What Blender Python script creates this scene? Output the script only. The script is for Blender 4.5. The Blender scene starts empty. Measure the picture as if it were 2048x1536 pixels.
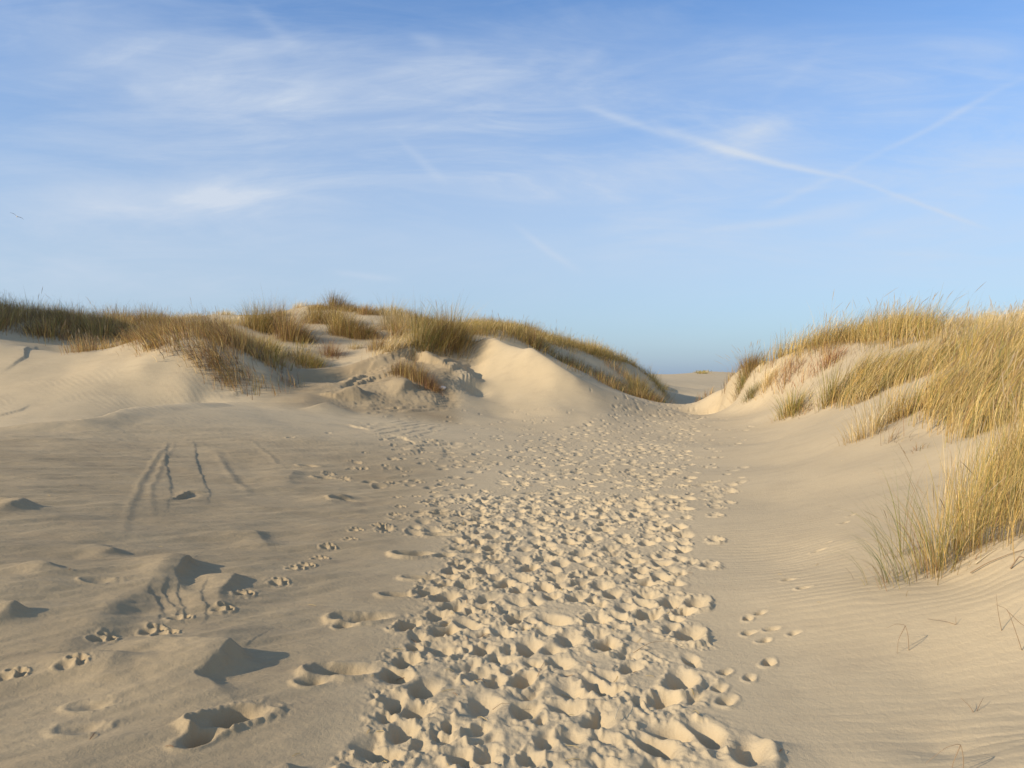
import bpy, math, numpy as np
from mathutils import Vector

# ------------------------------------------------------------------ camera, sky, sun, exposure
FPX, HPY, EYE = 1547.0, 748.0, 1.6          # focal length and horizon of the 2048 px frame, eye height
scene = bpy.context.scene
col = scene.collection
cam_d = bpy.data.cameras.new("camera")
cam = bpy.data.objects.new("camera", cam_d)
col.objects.link(cam)
cam.location = (0, 0, EYE)
cam.rotation_euler = (math.radians(90), 0, 0)
cam_d.sensor_width = 36.0
cam_d.lens = 36.0 * FPX / 2048.0
cam_d.shift_y = -20.0 / 2048.0
cam_d.clip_start = 0.05
cam_d.clip_end = 20000
scene.camera = cam
scene.render.resolution_x, scene.render.resolution_y = 1024, 768

SUN_EL = math.radians(23.5)
SUN_AZ = math.atan2(-0.88, -0.47)           # compass angle from +Y towards +X
to_sun = Vector((math.sin(SUN_AZ) * math.cos(SUN_EL), math.cos(SUN_AZ) * math.cos(SUN_EL), math.sin(SUN_EL)))
sun_d = bpy.data.lights.new("sun", 'SUN')
sun_d.energy = 4.5
sun_d.angle = math.radians(0.5)
sun_d.color = (1.0, 0.84, 0.65)
sun = bpy.data.objects.new("sun", sun_d)
sun.rotation_euler = to_sun.to_track_quat('Z', 'Y').to_euler()
col.objects.link(sun)
scene.view_settings.view_transform = 'Standard'
scene.view_settings.look = 'None'
scene.view_settings.exposure = 0.33
scene.view_settings.gamma = 1.0
scene.cycles.use_denoising = True
scene.cycles.max_bounces = 5
scene.cycles.diffuse_bounces = 3

world = bpy.data.worlds.new("World")
scene.world = world
world.use_nodes = True
W = world.node_tree
W.nodes.clear()


def N(tree, kind, **kw):
    n = tree.nodes.new(kind)
    for k, v in kw.items():
        setattr(n, k, v)
    return n


def mth(tree, op, a, b=None, c=None, clamp=False):
    n = tree.nodes.new('ShaderNodeMath')
    n.operation = op
    n.use_clamp = clamp
    for i, v in enumerate((a, b, c)):
        if v is None:
            continue
        if isinstance(v, (int, float)):
            n.inputs[i].default_value = v
        else:
            tree.links.new(v, n.inputs[i])
    return n.outputs[0]


def mixc(tree, fac, a, b, blend='MIX'):
    n = tree.nodes.new('ShaderNodeMix')
    n.data_type = 'RGBA'
    n.blend_type = blend
    for i, v in ((0, fac), (6, a), (7, b)):
        if isinstance(v, (int, float)):
            n.inputs[i].default_value = v
        elif isinstance(v, tuple):
            n.inputs[i].default_value = (*v, 1.0)
        else:
            tree.links.new(v, n.inputs[i])
    return n.outputs[2]


def build_world():
    L = W.links
    sky = N(W, 'ShaderNodeTexSky', sky_type='NISHITA', sun_disc=False)
    sky.sun_elevation = SUN_EL
    sky.sun_rotation = SUN_AZ
    sky.air_density, sky.dust_density, sky.ozone_density = 1.0, 0.7, 2.0
    tc = N(W, 'ShaderNodeTexCoord')
    sep = N(W, 'ShaderNodeSeparateXYZ')
    L.new(tc.outputs['Generated'], sep.inputs[0])
    X, Y, Z = sep.outputs
    ys = mth(W, 'MAXIMUM', Y, 0.08)
    u = mth(W, 'DIVIDE', X, ys)              # direction plane: tangent of azimuth and elevation
    v = mth(W, 'DIVIDE', Z, ys)
    base = sky.outputs[0]
    base = mixc(W, 1.0, base, SKY_TINT, 'MULTIPLY')
    # dim, bluish-grey air low over the sea
    elev = mth(W, 'ABSOLUTE', Z)
    low = mth(W, 'POWER', mth(W, 'SUBTRACT', 1.0, mth(W, 'MULTIPLY', elev, 6.0, clamp=True)), 1.6)
    base = mixc(W, mth(W, 'MULTIPLY', low, 0.80), base, SKY_LOW)
    mid = mth(W, 'POWER', mth(W, 'SUBTRACT', 1.0, mth(W, 'MULTIPLY', elev, 2.1, clamp=True)), 1.3)
    midm = mth(W, 'MULTIPLY', mid, mth(W, 'SUBTRACT', 1.0, low))
    base = mixc(W, mth(W, 'MULTIPLY', midm, 0.95), base, SKY_MID)

    # cirrus on a high flat layer: position = direction / height
    hz = mth(W, 'ADD', mth(W, 'MAXIMUM', Z, 0.0), 0.13)
    cb = N(W, 'ShaderNodeCombineXYZ')
    L.new(mth(W, 'DIVIDE', X, hz), cb.inputs[0])
    L.new(mth(W, 'DIVIDE', Y, hz), cb.inputs[1])
    cuv = N(W, 'ShaderNodeCombineXYZ')
    L.new(u, cuv.inputs[0])
    L.new(v, cuv.inputs[1])
    def noise(scale, stretch, rot, detail=6, rough=0.6, dist=0.6, off=0.0, src=None):
        mp = N(W, 'ShaderNodeMapping')
        mp.inputs['Rotation'].default_value = (0, 0, rot)
        mp.inputs['Scale'].default_value = stretch
        mp.inputs['Location'].default_value = (off, off * 0.7, off)
        L.new((src or cb).outputs[0], mp.inputs[0])
        nt = N(W, 'ShaderNodeTexNoise')
        nt.inputs['Scale'].default_value = scale
        nt.inputs['Detail'].default_value = detail
        nt.inputs['Roughness'].default_value = rough
        nt.inputs['Distortion'].default_value = dist
        L.new(mp.outputs[0], nt.inputs['Vector'])
        return nt.outputs['Fac']
    def ramp(x, lo, hi):
        m = N(W, 'ShaderNodeMapRange', interpolation_type='SMOOTHSTEP')
        L.new(x, m.inputs[0])
        m.inputs[1].default_value, m.inputs[2].default_value = lo, hi
        return m.outputs[0]
    broad = ramp(noise(1.6, (1, 2.2, 1), 0.15, 3, 0.5, 0.3, 3.1, cuv), 0.36, 0.68)
    wisp = ramp(noise(2.2, (1.0, 4.2, 1), 0.10, 10, 0.60, 0.8, 7.7, cuv), 0.34, 0.80)
    fine = ramp(noise(5.0, (0.8, 4.5, 1), -0.22, 10, 0.66, 1.0, 1.3, cuv), 0.36, 0.86)
    cir = mth(W, 'ADD', mth(W, 'MULTIPLY', wisp, 0.62), mth(W, 'MULTIPLY', fine, 0.42))
    cir = mth(W, 'MULTIPLY', cir, mth(W, 'ADD', mth(W, 'MULTIPLY', broad, 0.85), 0.30))

    # denser sheets of cirrus, each an ellipse in direction space
    def pt(px, py):
        return (px - 1024) / FPX, (HPY - py) / FPX
    warp = noise(2.2, (1, 1, 1), 0, 4, 0.6, 0.0, 5.0)
    wv = mth(W, 'MULTIPLY', mth(W, 'SUBTRACT', warp, 0.5), 0.05)
    sheets = None
    for (px, py, rx, ry, rot, amp) in ((820, 215, 520, 95, 0.12, 0.40), (1650, 130, 520, 80, -0.1, 0.16), (1190, 365, 360, 65, 0.03, 0.60),
                                       (380, 395, 330, 45, 0.05, 0.45), (150, 540, 500, 90, 0.0, 0.42),
                                       (300, 130, 450, 90, -0.3, 0.30), (980, 500, 620, 80, 0.0, 0.32),
                                       (1900, 470, 420, 120, 0.1, 0.28), (1530, 255, 170, 30, 0.35, 0.30)):
        a, b = pt(px, py)
        du = mth(W, 'SUBTRACT', u, a)
        dv = mth(W, 'SUBTRACT', mth(W, 'ADD', v, wv), b)
        c, s = math.cos(rot), math.sin(rot)
        e1 = mth(W, 'DIVIDE', mth(W, 'ADD', mth(W, 'MULTIPLY', du, c), mth(W, 'MULTIPLY', dv, s)), rx / FPX)
        e2 = mth(W, 'DIVIDE', mth(W, 'SUBTRACT', mth(W, 'MULTIPLY', dv, c), mth(W, 'MULTIPLY', du, s)), ry / FPX)
        q = mth(W, 'ADD', mth(W, 'MULTIPLY', e1, e1), mth(W, 'MULTIPLY', e2, e2))
        g = mth(W, 'MULTIPLY', mth(W, 'EXPONENT', mth(W, 'MULTIPLY', q, -1.0)), amp)
        sheets = g if sheets is None else mth(W, 'ADD', sheets, g)
    sheets = mth(W, 'MULTIPLY', sheets, mth(W, 'ADD', mth(W, 'MULTIPLY', cir, 1.1), 0.55))
    # contrails
    wn = N(W, 'ShaderNodeTexNoise')
    wn.inputs['Scale'].default_value = 9.0
    wn.inputs['Detail'].default_value = 5
    L.new(tc.outputs['Generated'], wn.inputs['Vector'])
    wob = mth(W, 'MULTIPLY', mth(W, 'SUBTRACT', wn.outputs['Fac'], 0.5), 0.016)
    puff = ramp(wn.outputs['Fac'], 0.30, 0.62)
    trails = None
    fades = {(1130, 195): (1, 0), (1270, 245): (1, 0), (1470, 303): (0, 0), (1700, 360): (0, 1), (1375, 466): (1, 0), (1560, 442): (0, 1), (1490, 430): (1, 0), (1680, 350): (0, 1)}
    for (x0, y0, x1, y1, w0, w1, amp) in ((1130, 195, 1330, 268, 6, 9, .28), (1270, 245, 1470, 303, 14, 8, .46),
                                          (1470, 303, 1700, 360, 8, 5, .52), (1700, 360, 2010, 470, 5, 5, .48),
                                          (1375, 466, 1560, 442, 5, 10, .28), (1560, 442, 1780, 405, 10, 20, .32),
                                          (1490, 430, 1680, 350, 9, 7, .22), (1680, 350, 2090, 130, 6, 6, .24),
                                          (470, -10, 640, 140, 9, 20, .26), (770, 255, 915, 385, 6, 12, .20),
                                          (1000, 430, 1185, 560, 6, 10, .26), (620, 536, 840, 564, 6, 7, .25),
                                          (230, 160, 330, 210, 10, 18, .26), (300, 405, 590, 384, 12, 14, .20),
                                          (1780, 80, 2090, 110, 14, 26, .22), (1430, 295, 1600, 225, 16, 22, .22),
                                          (800, 60, 900, 95, 10, 16, .16), (1090, 170, 1230, 95, 14, 20, .22),
                                          (1690, 60, 1480, 250, 12, 12, .08), (1900, 240, 1650, 200, 20, 30, .12)):
        a, b = pt(x0, y0), pt(x1, y1)
        du, dv = b[0] - a[0], b[1] - a[1]
        l2 = du * du + dv * dv
        pu = mth(W, 'SUBTRACT', u, a[0])
        pv = mth(W, 'SUBTRACT', mth(W, 'ADD', v, wob), a[1])
        t = mth(W, 'DIVIDE', mth(W, 'ADD', mth(W, 'MULTIPLY', pu, du), mth(W, 'MULTIPLY', pv, dv)), l2, clamp=False)
        t = mth(W, 'MINIMUM', mth(W, 'MAXIMUM', t, 0.0), 1.0)
        e_in, e_out = fades.get((x0, y0), (1, 1))
        eu = mth(W, 'SUBTRACT', pu, mth(W, 'MULTIPLY', t, du))
        ev = mth(W, 'SUBTRACT', pv, mth(W, 'MULTIPLY', t, dv))
        d2 = mth(W, 'ADD', mth(W, 'MULTIPLY', eu, eu), mth(W, 'MULTIPLY', ev, ev))
        wd = mth(W, 'ADD', mth(W, 'MULTIPLY', t, (w1 - w0) / FPX), w0 / FPX)
        g = mth(W, 'EXPONENT', mth(W, 'MULTIPLY', mth(W, 'DIVIDE', d2, mth(W, 'MULTIPLY', wd, wd)), -1.0))
        g = mth(W, 'MULTIPLY', g, amp)
        if e_in:
            g = mth(W, 'MULTIPLY', g, ramp(t, 0.0, 0.45))
        if e_out:
            g = mth(W, 'MULTIPLY', g, mth(W, 'SUBTRACT', 1.0, ramp(t, 0.6, 1.0)))
        trails = g if trails is None else mth(W, 'MAXIMUM', trails, g)
    trails = mth(W, 'MULTIPLY', trails, mth(W, 'ADD', mth(W, 'MULTIPLY', puff, 0.6), 0.4))
    total = mth(W, 'ADD', mth(W, 'ADD', mth(W, 'MULTIPLY', cir, 0.62), sheets), trails, clamp=True)
    front = ramp(Y, 0.0, 0.2)
    back = mth(W, 'ADD', mth(W, 'MULTIPLY', cir, 0.5), 0.30)  # cloud added to the unseen sky behind, for whiter, warmer ambient light
    total = mth(W, 'ADD', mth(W, 'MULTIPLY', total, front), mth(W, 'MULTIPLY', back, mth(W, 'SUBTRACT', 1.0, front)), clamp=True)
    total = mth(W, 'MULTIPLY', total, mth(W, 'SUBTRACT', 1.0, mth(W, 'MULTIPLY', low, 0.85)))
    fin = mixc(W, total, base, SKY_CLOUD)
    bg = N(W, 'ShaderNodeBackground')
    bg.inputs[1].default_value = 0.11
    L.new(fin, bg.inputs[0])
    out = N(W, 'ShaderNodeOutputWorld')
    L.new(bg.outputs[0], out.inputs[0])


SKY_TINT = (0.78, 1.12, 1.48)
SKY_LOW = (2.1, 2.7, 3.85)
SKY_MID = (3.7, 4.15, 4.7)
SKY_CLOUD = (4.5, 5.1, 6.0)
build_world()

# ------------------------------------------------------------------ noise
rng = np.random.default_rng(7)
_perm = rng.permutation(256)
_perm = np.concatenate([_perm, _perm, _perm]).astype(np.int32)
_ga = rng.random(256) * 2 * math.pi
_gx, _gy = np.cos(_ga).astype(np.float32), np.sin(_ga).astype(np.float32)


def perlin(x, y, seed=0):
    x = np.asarray(x, np.float64) + seed * 17.31
    y = np.asarray(y, np.float64) + seed * 9.77
    xi, yi = np.floor(x).astype(np.int64), np.floor(y).astype(np.int64)
    xf, yf = (x - xi).astype(np.float32), (y - yi).astype(np.float32)
    xi &= 255
    yi &= 255
    u = xf * xf * xf * (xf * (xf * 6 - 15) + 10)
    v = yf * yf * yf * (yf * (yf * 6 - 15) + 10)
    def g(ix, iy, dx, dy):
        h = _perm[_perm[ix] + iy] & 255
        return _gx[h] * dx + _gy[h] * dy
    a = g(xi, yi, xf, yf)
    b = g(xi + 1, yi, xf - 1, yf)
    c = g(xi, yi + 1, xf, yf - 1)
    d = g(xi + 1, yi + 1, xf - 1, yf - 1)
    return ((a + u * (b - a)) + v * ((c + u * (d - c)) - (a + u * (b - a)))) * 1.5


def fbm(x, y, oct=4, seed=0, gain=0.5):
    s, a, t = 0, 1.0, 0
    x, y = np.asarray(x, float), np.asarray(y, float)
    for k in range(oct):
        c_, s_ = math.cos(0.5 + 1.1 * k + seed), math.sin(0.5 + 1.1 * k + seed)
        s = s + a * perlin((x * c_ - y * s_) * 2 ** k, (x * s_ + y * c_) * 2 ** k, seed + k * 3)
        t += a
        a *= gain
    return s / t


def sst(a, b, x):
    t = np.clip((x - a) / (b - a), 0, 1)
    return t * t * (3 - 2 * t)


# ------------------------------------------------------------------ terrain: control lines
CP = []          # theta, log r, z


def cz(px, D, z):
    x = (px - 1024) / FPX * D
    CP.append((math.atan2(x, D), math.log(math.hypot(x, D)), z))


def cy(px, py, D):
    cz(px, D, EYE + D * (HPY - py) / FPX)


def line(pts, step=45, dz=0.0, dD=0.0):
    """feature line given as (px, py, D); dz/dD shift it to describe the ground just beside it"""
    for (a, b) in zip(pts[:-1], pts[1:]):
        n = max(1, int(abs(b[0] - a[0]) / step + abs(b[1] - a[1]) / (step * 1.2) + 0.5))
        for k in range(n):
            t = k / n
            px, py, D = [a[i] * (1 - t) + b[i] * t for i in range(3)]
            cz(px, D + dD, EYE + D * (HPY - py) / FPX + dz)
    px, py, D = pts[-1]
    cz(px, D + dD, EYE + D * (HPY - py) / FPX + dz)


# flat sand in front, a little higher on the left
for D in (0.9, 1.5, 2.3, 3.2):
    for px, k in ((-1400, 1.6), (-700, 1.2), (-200, .9), (300, .5), (900, 0), (1500, 0), (1900, .1)):
        cz(px, D, 0.05 * D * k)
for D, zz in ((4.5, (.62, .42, .29, .17, .06, 0, 0, 0, 0)), (6.5, (.80, .58, .42, .25, .09, .01, 0, 0, .02)),
              (9.5, (.90, .70, .57, .38, .17, .04, 0, 0, .03)), (13, (.75, .66, .60, .48, .28, .10, .0, 0, .06)),
              (17, (.95, .75, .62, .70, .48, .22, .04, .02, .12))):
    for px, z in zip((-1200, -500, 0, 300, 600, 850, 1100, 1350, 1550), zz):
        if D == 17 and px in (-500, 0):
            continue
        cz(px, D, z)
for px, D, z in ((900, 21, .36), (1100, 20, .08), (1250, 22, .12), (1400, 24, .14), (1500, 22, .22),
                 (1350, 28, .28), (1300, 25, .2), (1450, 28, .30), (-716, 24, 9.5), (-640, 23, 8.5), (-800, 26, 10), (-600, 26, 8), (-1000, 30, 9.5), (-640, 27, 9), (-560, 20, 3.0), (-800, 19, 3), (-1000, 20, 3.5), (-450, 24, 3.4), (-450, 28, 4.2), (-700, 34, 4.5)):  # tall points: unseen dune off to the left, added to shade the left ridge
    cz(px, D, z)
# ledge on the left and the bowl behind it
LEDGE = [(-500, 905, 12.0), (0, 866, 13.0), (150, 852, 14.2), (300, 824, 17.0), (420, 812, 19.0), (480, 808, 20.0), (610, 806, 20.6)]
line(LEDGE, 60)
line([(-500, 905, 12.0), (0, 866, 13.0), (150, 852, 14.2), (300, 824, 17.0)], 80, dz=-0.30, dD=1.1)
line([(-300, 880, 15.8), (0, 858, 16.0), (140, 846, 16.8), (300, 812, 19.6), (400, 800, 20.4)], 70)
line([(-500, 800, 19.5), (0, 800, 19.0), (130, 790, 19.5), (260, 770, 20.5), (380, 780, 20.6), (470, 795, 20.8)], 70)
line([(-500, 720, 22), (0, 740, 21.5), (70, 745, 21.5), (140, 740, 22), (200, 735, 21.6), (290, 728, 21.4), (380, 742, 21.4)], 50)
line([(-500, 680, 24), (0, 692, 23.5), (60, 695, 24), (120, 706, 24), (200, 705, 23.6), (280, 702, 23), (350, 688, 22.6), (420, 692, 22.6), (480, 716, 22.6), (540, 744, 22.8), (575, 764, 23)], 35)
line([(120, 712, 26), (200, 712, 26), (280, 706, 26)], 50)
line([(450, 772, 21.4), (530, 778, 21.8), (580, 778, 22.4)], 50)
line([(-500, 600, 29), (0, 630, 29), (100, 646, 29.5), (200, 664, 31), (300, 670, 31), (380, 660, 32), (470, 650, 33)], 60)
line([(60, 680, 26.5), (200, 684, 28), (260, 682, 28)], 60)
line([(270, 682, 25), (330, 668, 25.5), (400, 662, 26), (450, 668, 26), (500, 690, 26), (540, 715, 26)], 40)
line([(-500, 640, 38), (0, 652, 38), (200, 660, 38)], 150)
# hill behind
line([(440, 700, 30), (520, 690, 31), (600, 700, 30), (650, 722, 30), (700, 722, 30), (750, 700, 31)], 50)
line([(420, 630, 42), (500, 632, 42), (560, 628, 44), (620, 610, 46), (700, 615, 46), (780, 625, 46), (860, 640, 46), (950, 650, 46), (1010, 665, 46)], 50)
line([(470, 655, 35), (560, 655, 36), (640, 660, 36), (720, 668, 36), (800, 665, 37), (870, 668, 37)], 50)
line([(540, 672, 33), (620, 690, 32.5), (700, 690, 33), (770, 690, 33)], 50)
line([(560, 628 + 26, 54), (700, 645, 54), (900, 680, 54), (1050, 712, 54), (300, 655, 54), (0, 650, 54)], 200)
# lit rim of the central dune and its eroded face
RIM = [(575, 764, 23), (560, 736, 25), (620, 739, 25.3), (690, 737, 25.8), (760, 715, 26.4), (800, 702, 27), (860, 689, 28), (920, 684, 29), (975, 684, 29.5)]
line(RIM[1:], 18)
line(RIM[1:6], 60, dz=-.35, dD=1.5)
line(RIM[2:8], 20, dz=-.34, dD=-.50)
line([(600, 768, 23.3), (680, 766, 23.9), (740, 750, 24.8), (790, 730, 25.8)], 30)
line([(812, 716, 26.5), (845, 732, 25.9), (878, 750, 25.3), (905, 768, 24.7), (925, 782, 24.5)], 18)
line([(850, 704, 27.2), (890, 716, 27.0), (925, 732, 26.4), (945, 752, 25.7)], 22)
line([(620, 794, 21.4), (700, 792, 22.3), (770, 787, 23.0), (820, 780, 23.5), (860, 788, 23.5), (900, 798, 23.8)], 30)
line([(610, 806, 20.6), (700, 812, 21.4), (780, 812, 22), (860, 803, 23), (905, 797, 23.8), (935, 780, 25), (950, 755, 26.6), (962, 720, 28)], 30)
line([(700, 822, 20.5), (800, 826, 21), (900, 824, 22), (1000, 832, 23), (1100, 842, 22), (1190, 840, 22.3), (1260, 828, 24.8)], 60)
# the sharp sunlit peak and its ridge
PEAK = [(968, 680, 29.3), (988, 682, 28.4), (1020, 699, 27.6), (1045, 706, 27.1), (1064, 704, 26.8), (1085, 719, 26.4), (1110, 736, 26.0), (1150, 761, 25.7), (1200, 783, 26.2), (1250, 799, 28), (1290, 806, 30.0), (1340, 809, 31.5), (1400, 810, 32)]
line(PEAK, 10)
line(PEAK[2:9], 12, dz=-0.45, dD=1.3)
line([(975, 735, 27.0), (1010, 745, 26.4), (1060, 752, 25.9), (1110, 770, 25.3), (1160, 790, 25.0)], 16)
line([(955, 785, 25.4), (1000, 795, 25.0), (1060, 806, 24.3), (1120, 819, 23.3), (1190, 824, 23.6)], 25)
# grassy dune behind the peak
GR = [(880, 668, 31), (940, 668, 32), (1010, 664, 33), (1040, 672, 34), (1080, 692, 35.5), (1150, 702, 38), (1220, 718, 40), (1275, 738, 42), (1305, 758, 43), (1325, 785, 43.5)]
line(GR, 26)
line([(1040, 695, 32), (1100, 722, 32), (1160, 742, 32.5), (1210, 768, 33), (1260, 792, 33.6)], 30)
line([(1110, 715, 34.5), (1180, 735, 36.5), (1240, 752, 38), (1290, 778, 39), (1325, 800, 40)], 35)
line([(1270, 803, 34.6), (1310, 808, 36), (1350, 811, 38)], 30)
line([(1100, 735, 48), (1200, 745, 50), (1290, 745, 51), (1318, 768, 51.5)], 50)
line([(1255, 738, 60), (1300, 765, 60)], 60)
# the gap, the hollow beyond it and the beach
line([(1340, 806, 42), (1380, 806, 42), (1430, 806, 42)], 40)
line([(1355, 790, 50), (1400, 790, 50), (1440, 790, 50)], 40)
line([(1330, 775, 60), (1400, 775, 60), (1470, 775, 60)], 40)
line([(1200, 757, 85), (1340, 757, 85), (1440, 757, 85), (1600, 757, 85)], 80)
line([(1300, 751, 120), (1365, 750, 120), (1410, 743, 118), (1450, 746, 120), (1520, 750, 120)], 25)
for D, z in ((200, .3), (600, .3), (3000, .2), (6000, 0)):
    for px in (-3000, -1000, 0, 1024, 1400, 2048, 4000):
        cz(px, D, z)
for px in (-2500, -1000, 0, 500, 900, 1900, 2700):
    cz(px, 95, 0.9)
# right-hand dune
line([(1400, 810, 32), (1428, 786, 30.5), (1478, 748, 28.5), (1520, 728, 27.5), (1560, 716, 26.5), (1620, 694, 25.5), (1700, 684, 24), (1800, 672, 22.5), (1870, 672, 21.5), (1925, 655, 20.5), (2048, 645, 18.5), (2500, 610, 17)], 40)
line([(1440, 812, 29.5), (1500, 770, 27), (1560, 760, 25), (1620, 735, 24), (1700, 718, 22)], 40)
line([(1460, 824, 26), (1520, 812, 25), (1570, 800, 23.5), (1640, 770, 21), (1720, 740, 20), (1800, 725, 19)], 45)
line([(1500, 838, 22.5), (1570, 828, 21), (1620, 822, 20), (1680, 806, 18.8), (1760, 780, 17.5), (1850, 752, 16.2), (1950, 735, 15), (2048, 715, 14), (2500, 680, 12)], 50)
line([(1600, 860, 16.5), (1700, 838, 15.5), (1800, 800, 14.8), (1850, 795, 13.5), (1950, 770, 12.5), (2048, 752, 11.2), (2500, 740, 9)], 50)
line([(1650, 905, 12.8), (1720, 882, 12.2), (1800, 862, 11.6), (1880, 868, 11), (1960, 862, 10), (2048, 845, 8.6), (2500, 850, 7)], 50)
line([(1600, 960, 10.5), (1750, 935, 10), (1850, 925, 9.6), (1930, 930, 8.8), (2048, 950, 6.9), (2500, 1000, 5.2)], 60)
line([(1600, 1100, 6.8), (1700, 1085, 6.5), (1800, 1065, 6.5), (1880, 1070, 6.2), (2048, 1080, 5.1), (2500, 1150, 3.8)], 60)
line([(1500, 1210, 5.3), (1700, 1195, 5.1), (1880, 1160, 5.2), (2048, 1180, 4.5), (2500, 1280, 3.4)], 70)
line([(1600, 1380, 3.95), (1850, 1360, 3.95), (2048, 1350, 3.8), (2500, 1450, 3)], 90)
line([(1700, 1560, 3.05), (2048, 1500, 3.05), (2600, 1560, 2.6)], 120)
line([(1600, 735, 40), (1800, 735, 40), (2100, 735, 38), (2600, 735, 36)], 150)
line([(1428, 786, 30.5), (1478, 748, 28.5), (1520, 728, 27.5), (1560, 716, 26.5), (1620, 694, 25.5)], 25, dz=-.25, dD=1.2)
line([(1500, 765, 36), (1650, 712, 30), (1800, 690, 28), (2048, 665, 25), (2600, 650, 23)], 80)
line([(1480, 765, 75), (1900, 758, 75), (2500, 758, 75)], 200)

CP = np.array(CP)
KV = 0.85


def fit():
    A = np.stack([CP[:, 0], CP[:, 1] * KV], 1)
    r = np.exp(CP[:, 1])
    val = CP[:, 2] / r
    n = len(A)
    d = np.sqrt(((A[:, None] - A[None]) ** 2).sum(-1) + 0.012 ** 2)
    M = np.zeros((n + 3, n + 3))
    M[:n, :n] = -d
    M[:n, :n] += np.eye(n) * 1.6e-4
    P = np.concatenate([np.ones((n, 1)), A], 1)
    M[:n, n:] = P
    M[n:, :n] = P.T
    w = np.linalg.lstsq(M, np.concatenate([val, np.zeros(3)]), rcond=None)[0]
    return A, w


CA, CW = fit()
TH_LIM = 0.95


def base_z(th, lr):
    """smooth terrain height for arrays of azimuth and log distance"""
    shp = th.shape
    tc = np.clip(th, -TH_LIM, TH_LIM).ravel()
    vv = (lr * KV).ravel()
    out = np.zeros(tc.size)
    n = len(CA)
    for i in range(0, tc.size, 20000):
        a, b = tc[i:i + 20000], vv[i:i + 20000]
        d = np.sqrt((a[:, None] - CA[None, :, 0]) ** 2 + (b[:, None] - CA[None, :, 1]) ** 2 + 0.012 ** 2)
        out[i:i + 20000] = -d @ CW[:n] + CW[n] + CW[n + 1] * a + CW[n + 2] * b
    z = out.reshape(shp) * np.exp(lr)
    fade = 1 - sst(TH_LIM * 0.95, 1.75, np.abs(th))
    return z * fade


# polar grid
def rows():
    r = [0.35]
    while r[-1] < 7000:
        x = r[-1]
        k = 0.05 if x < 1.6 else 0.006 if x < 2.6 else 0.0024 if x < 12 else 0.0036 if x < 48 else 0.010 if x < 130 else 0.06
        r.append(x * (1 + k))
    return np.array(r)


def cols():
    a = np.arange(-0.64, 0.64, 0.00098)
    s, x, st = [], 0.6425, 0.003
    while x < math.pi:
        s.append(x)
        x += st
        st = min(st * 1.07, 0.06)
    s = np.array(s)
    return np.concatenate([-s[::-1], a, s])


RR, TT = rows(), cols()
LR = np.log(RR)
NR, NT = len(RR), len(TT)


def catmull(src_x, src_y, q):
    """weights to resample samples src_y (axis 0) at positions q"""
    i = np.clip(np.searchsorted(src_x, q) - 1, 1, len(src_x) - 3)
    t = (q - src_x[i]) / (src_x[i + 1] - src_x[i])
    t = np.clip(t, -1, 2)[:, None]
    p0, p1, p2, p3 = src_y[i - 1], src_y[i], src_y[i + 1], src_y[i + 2]
    return 0.5 * ((2 * p1) + (-p0 + p2) * t + (2 * p0 - 5 * p1 + 4 * p2 - p3) * t ** 2 + (-p0 + 3 * p1 - 3 * p2 + p3) * t ** 3)


ct = np.linspace(-math.pi - 0.02, math.pi + 0.02, 9)
ct = np.unique(np.concatenate([np.linspace(-3.3, -1.0, 30), np.arange(-0.98, 0.98, 0.0026), np.linspace(1.0, 3.3, 30)]))
cr = np.unique(np.concatenate([np.linspace(math.log(0.3), math.log(2), 12), np.arange(math.log(2), math.log(15), 0.012), np.arange(math.log(15), math.log(48), 0.005), np.arange(math.log(48), math.log(130), 0.015), np.linspace(math.log(135), math.log(7500), 50)]))
zc = base_z(*np.meshgrid(ct, cr))
zc = catmull(cr, zc, LR)
zb = catmull(ct, zc.T.copy(), TT).T.copy()
del zc
THG, RG = np.meshgrid(TT, RR)
XG, YG = RG * np.sin(THG), RG * np.cos(THG)
BZ = zb
DZ = np.zeros_like(BZ)


def win(x0, x1, y0, y1):
    """index window of the grid that covers a world box (in front of the camera)"""
    cs = [(x0, y0), (x1, y0), (x0, y1), (x1, y1), (np.clip(0, x0, x1), y0)]
    rr = [math.hypot(*c) for c in cs]
    th = [math.atan2(c[0], max(c[1], 1e-3)) for c in cs]
    i0, i1 = np.searchsorted(RR, min(rr)), np.searchsorted(RR, max(rr)) + 1
    j0, j1 = np.searchsorted(TT, min(th)), np.searchsorted(TT, max(th)) + 1
    return slice(max(i0 - 1, 0), min(i1, NR)), slice(max(j0 - 1, 0), min(j1, NT))


def wpt(px, py, D=None):
    """world x, y of photo pixel on the sand (D = distance hint)"""
    if D is None:
        D = 2475.0 / max(py - HPY, 30)
    Ds = np.exp(np.linspace(math.log(D * 0.72), math.log(D * 1.32), 160))
    x = (px - 1024) / FPX * Ds
    z = hgt(x, Ds)
    pj = HPY - (z - EYE) * FPX / Ds
    k = np.argmin(np.abs(pj - py) + 6 * np.abs(np.log(Ds / D)))
    return float(x[k]), float(Ds[k])


def hgt(x, y, detail=True):
    x, y = np.asarray(x, float), np.asarray(y, float)
    r, t = np.hypot(x, y), np.arctan2(x, y)
    i = np.clip(np.searchsorted(RR, r) - 1, 0, NR - 2)
    j = np.clip(np.searchsorted(TT, t) - 1, 0, NT - 2)
    a = np.clip((r - RR[i]) / (RR[i + 1] - RR[i]), 0, 1)
    b = np.clip((t - TT[j]) / (TT[j + 1] - TT[j]), 0, 1)
    Z = BZ + DZ if False else None
    def s(ii, jj):
        return BZ[ii, jj] + (DZ[ii, jj] if detail else 0)
    return (s(i, j) * (1 - a) + s(i + 1, j) * a) * (1 - b) + (s(i, j + 1) * (1 - a) + s(i + 1, j + 1) * a) * b


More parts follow.
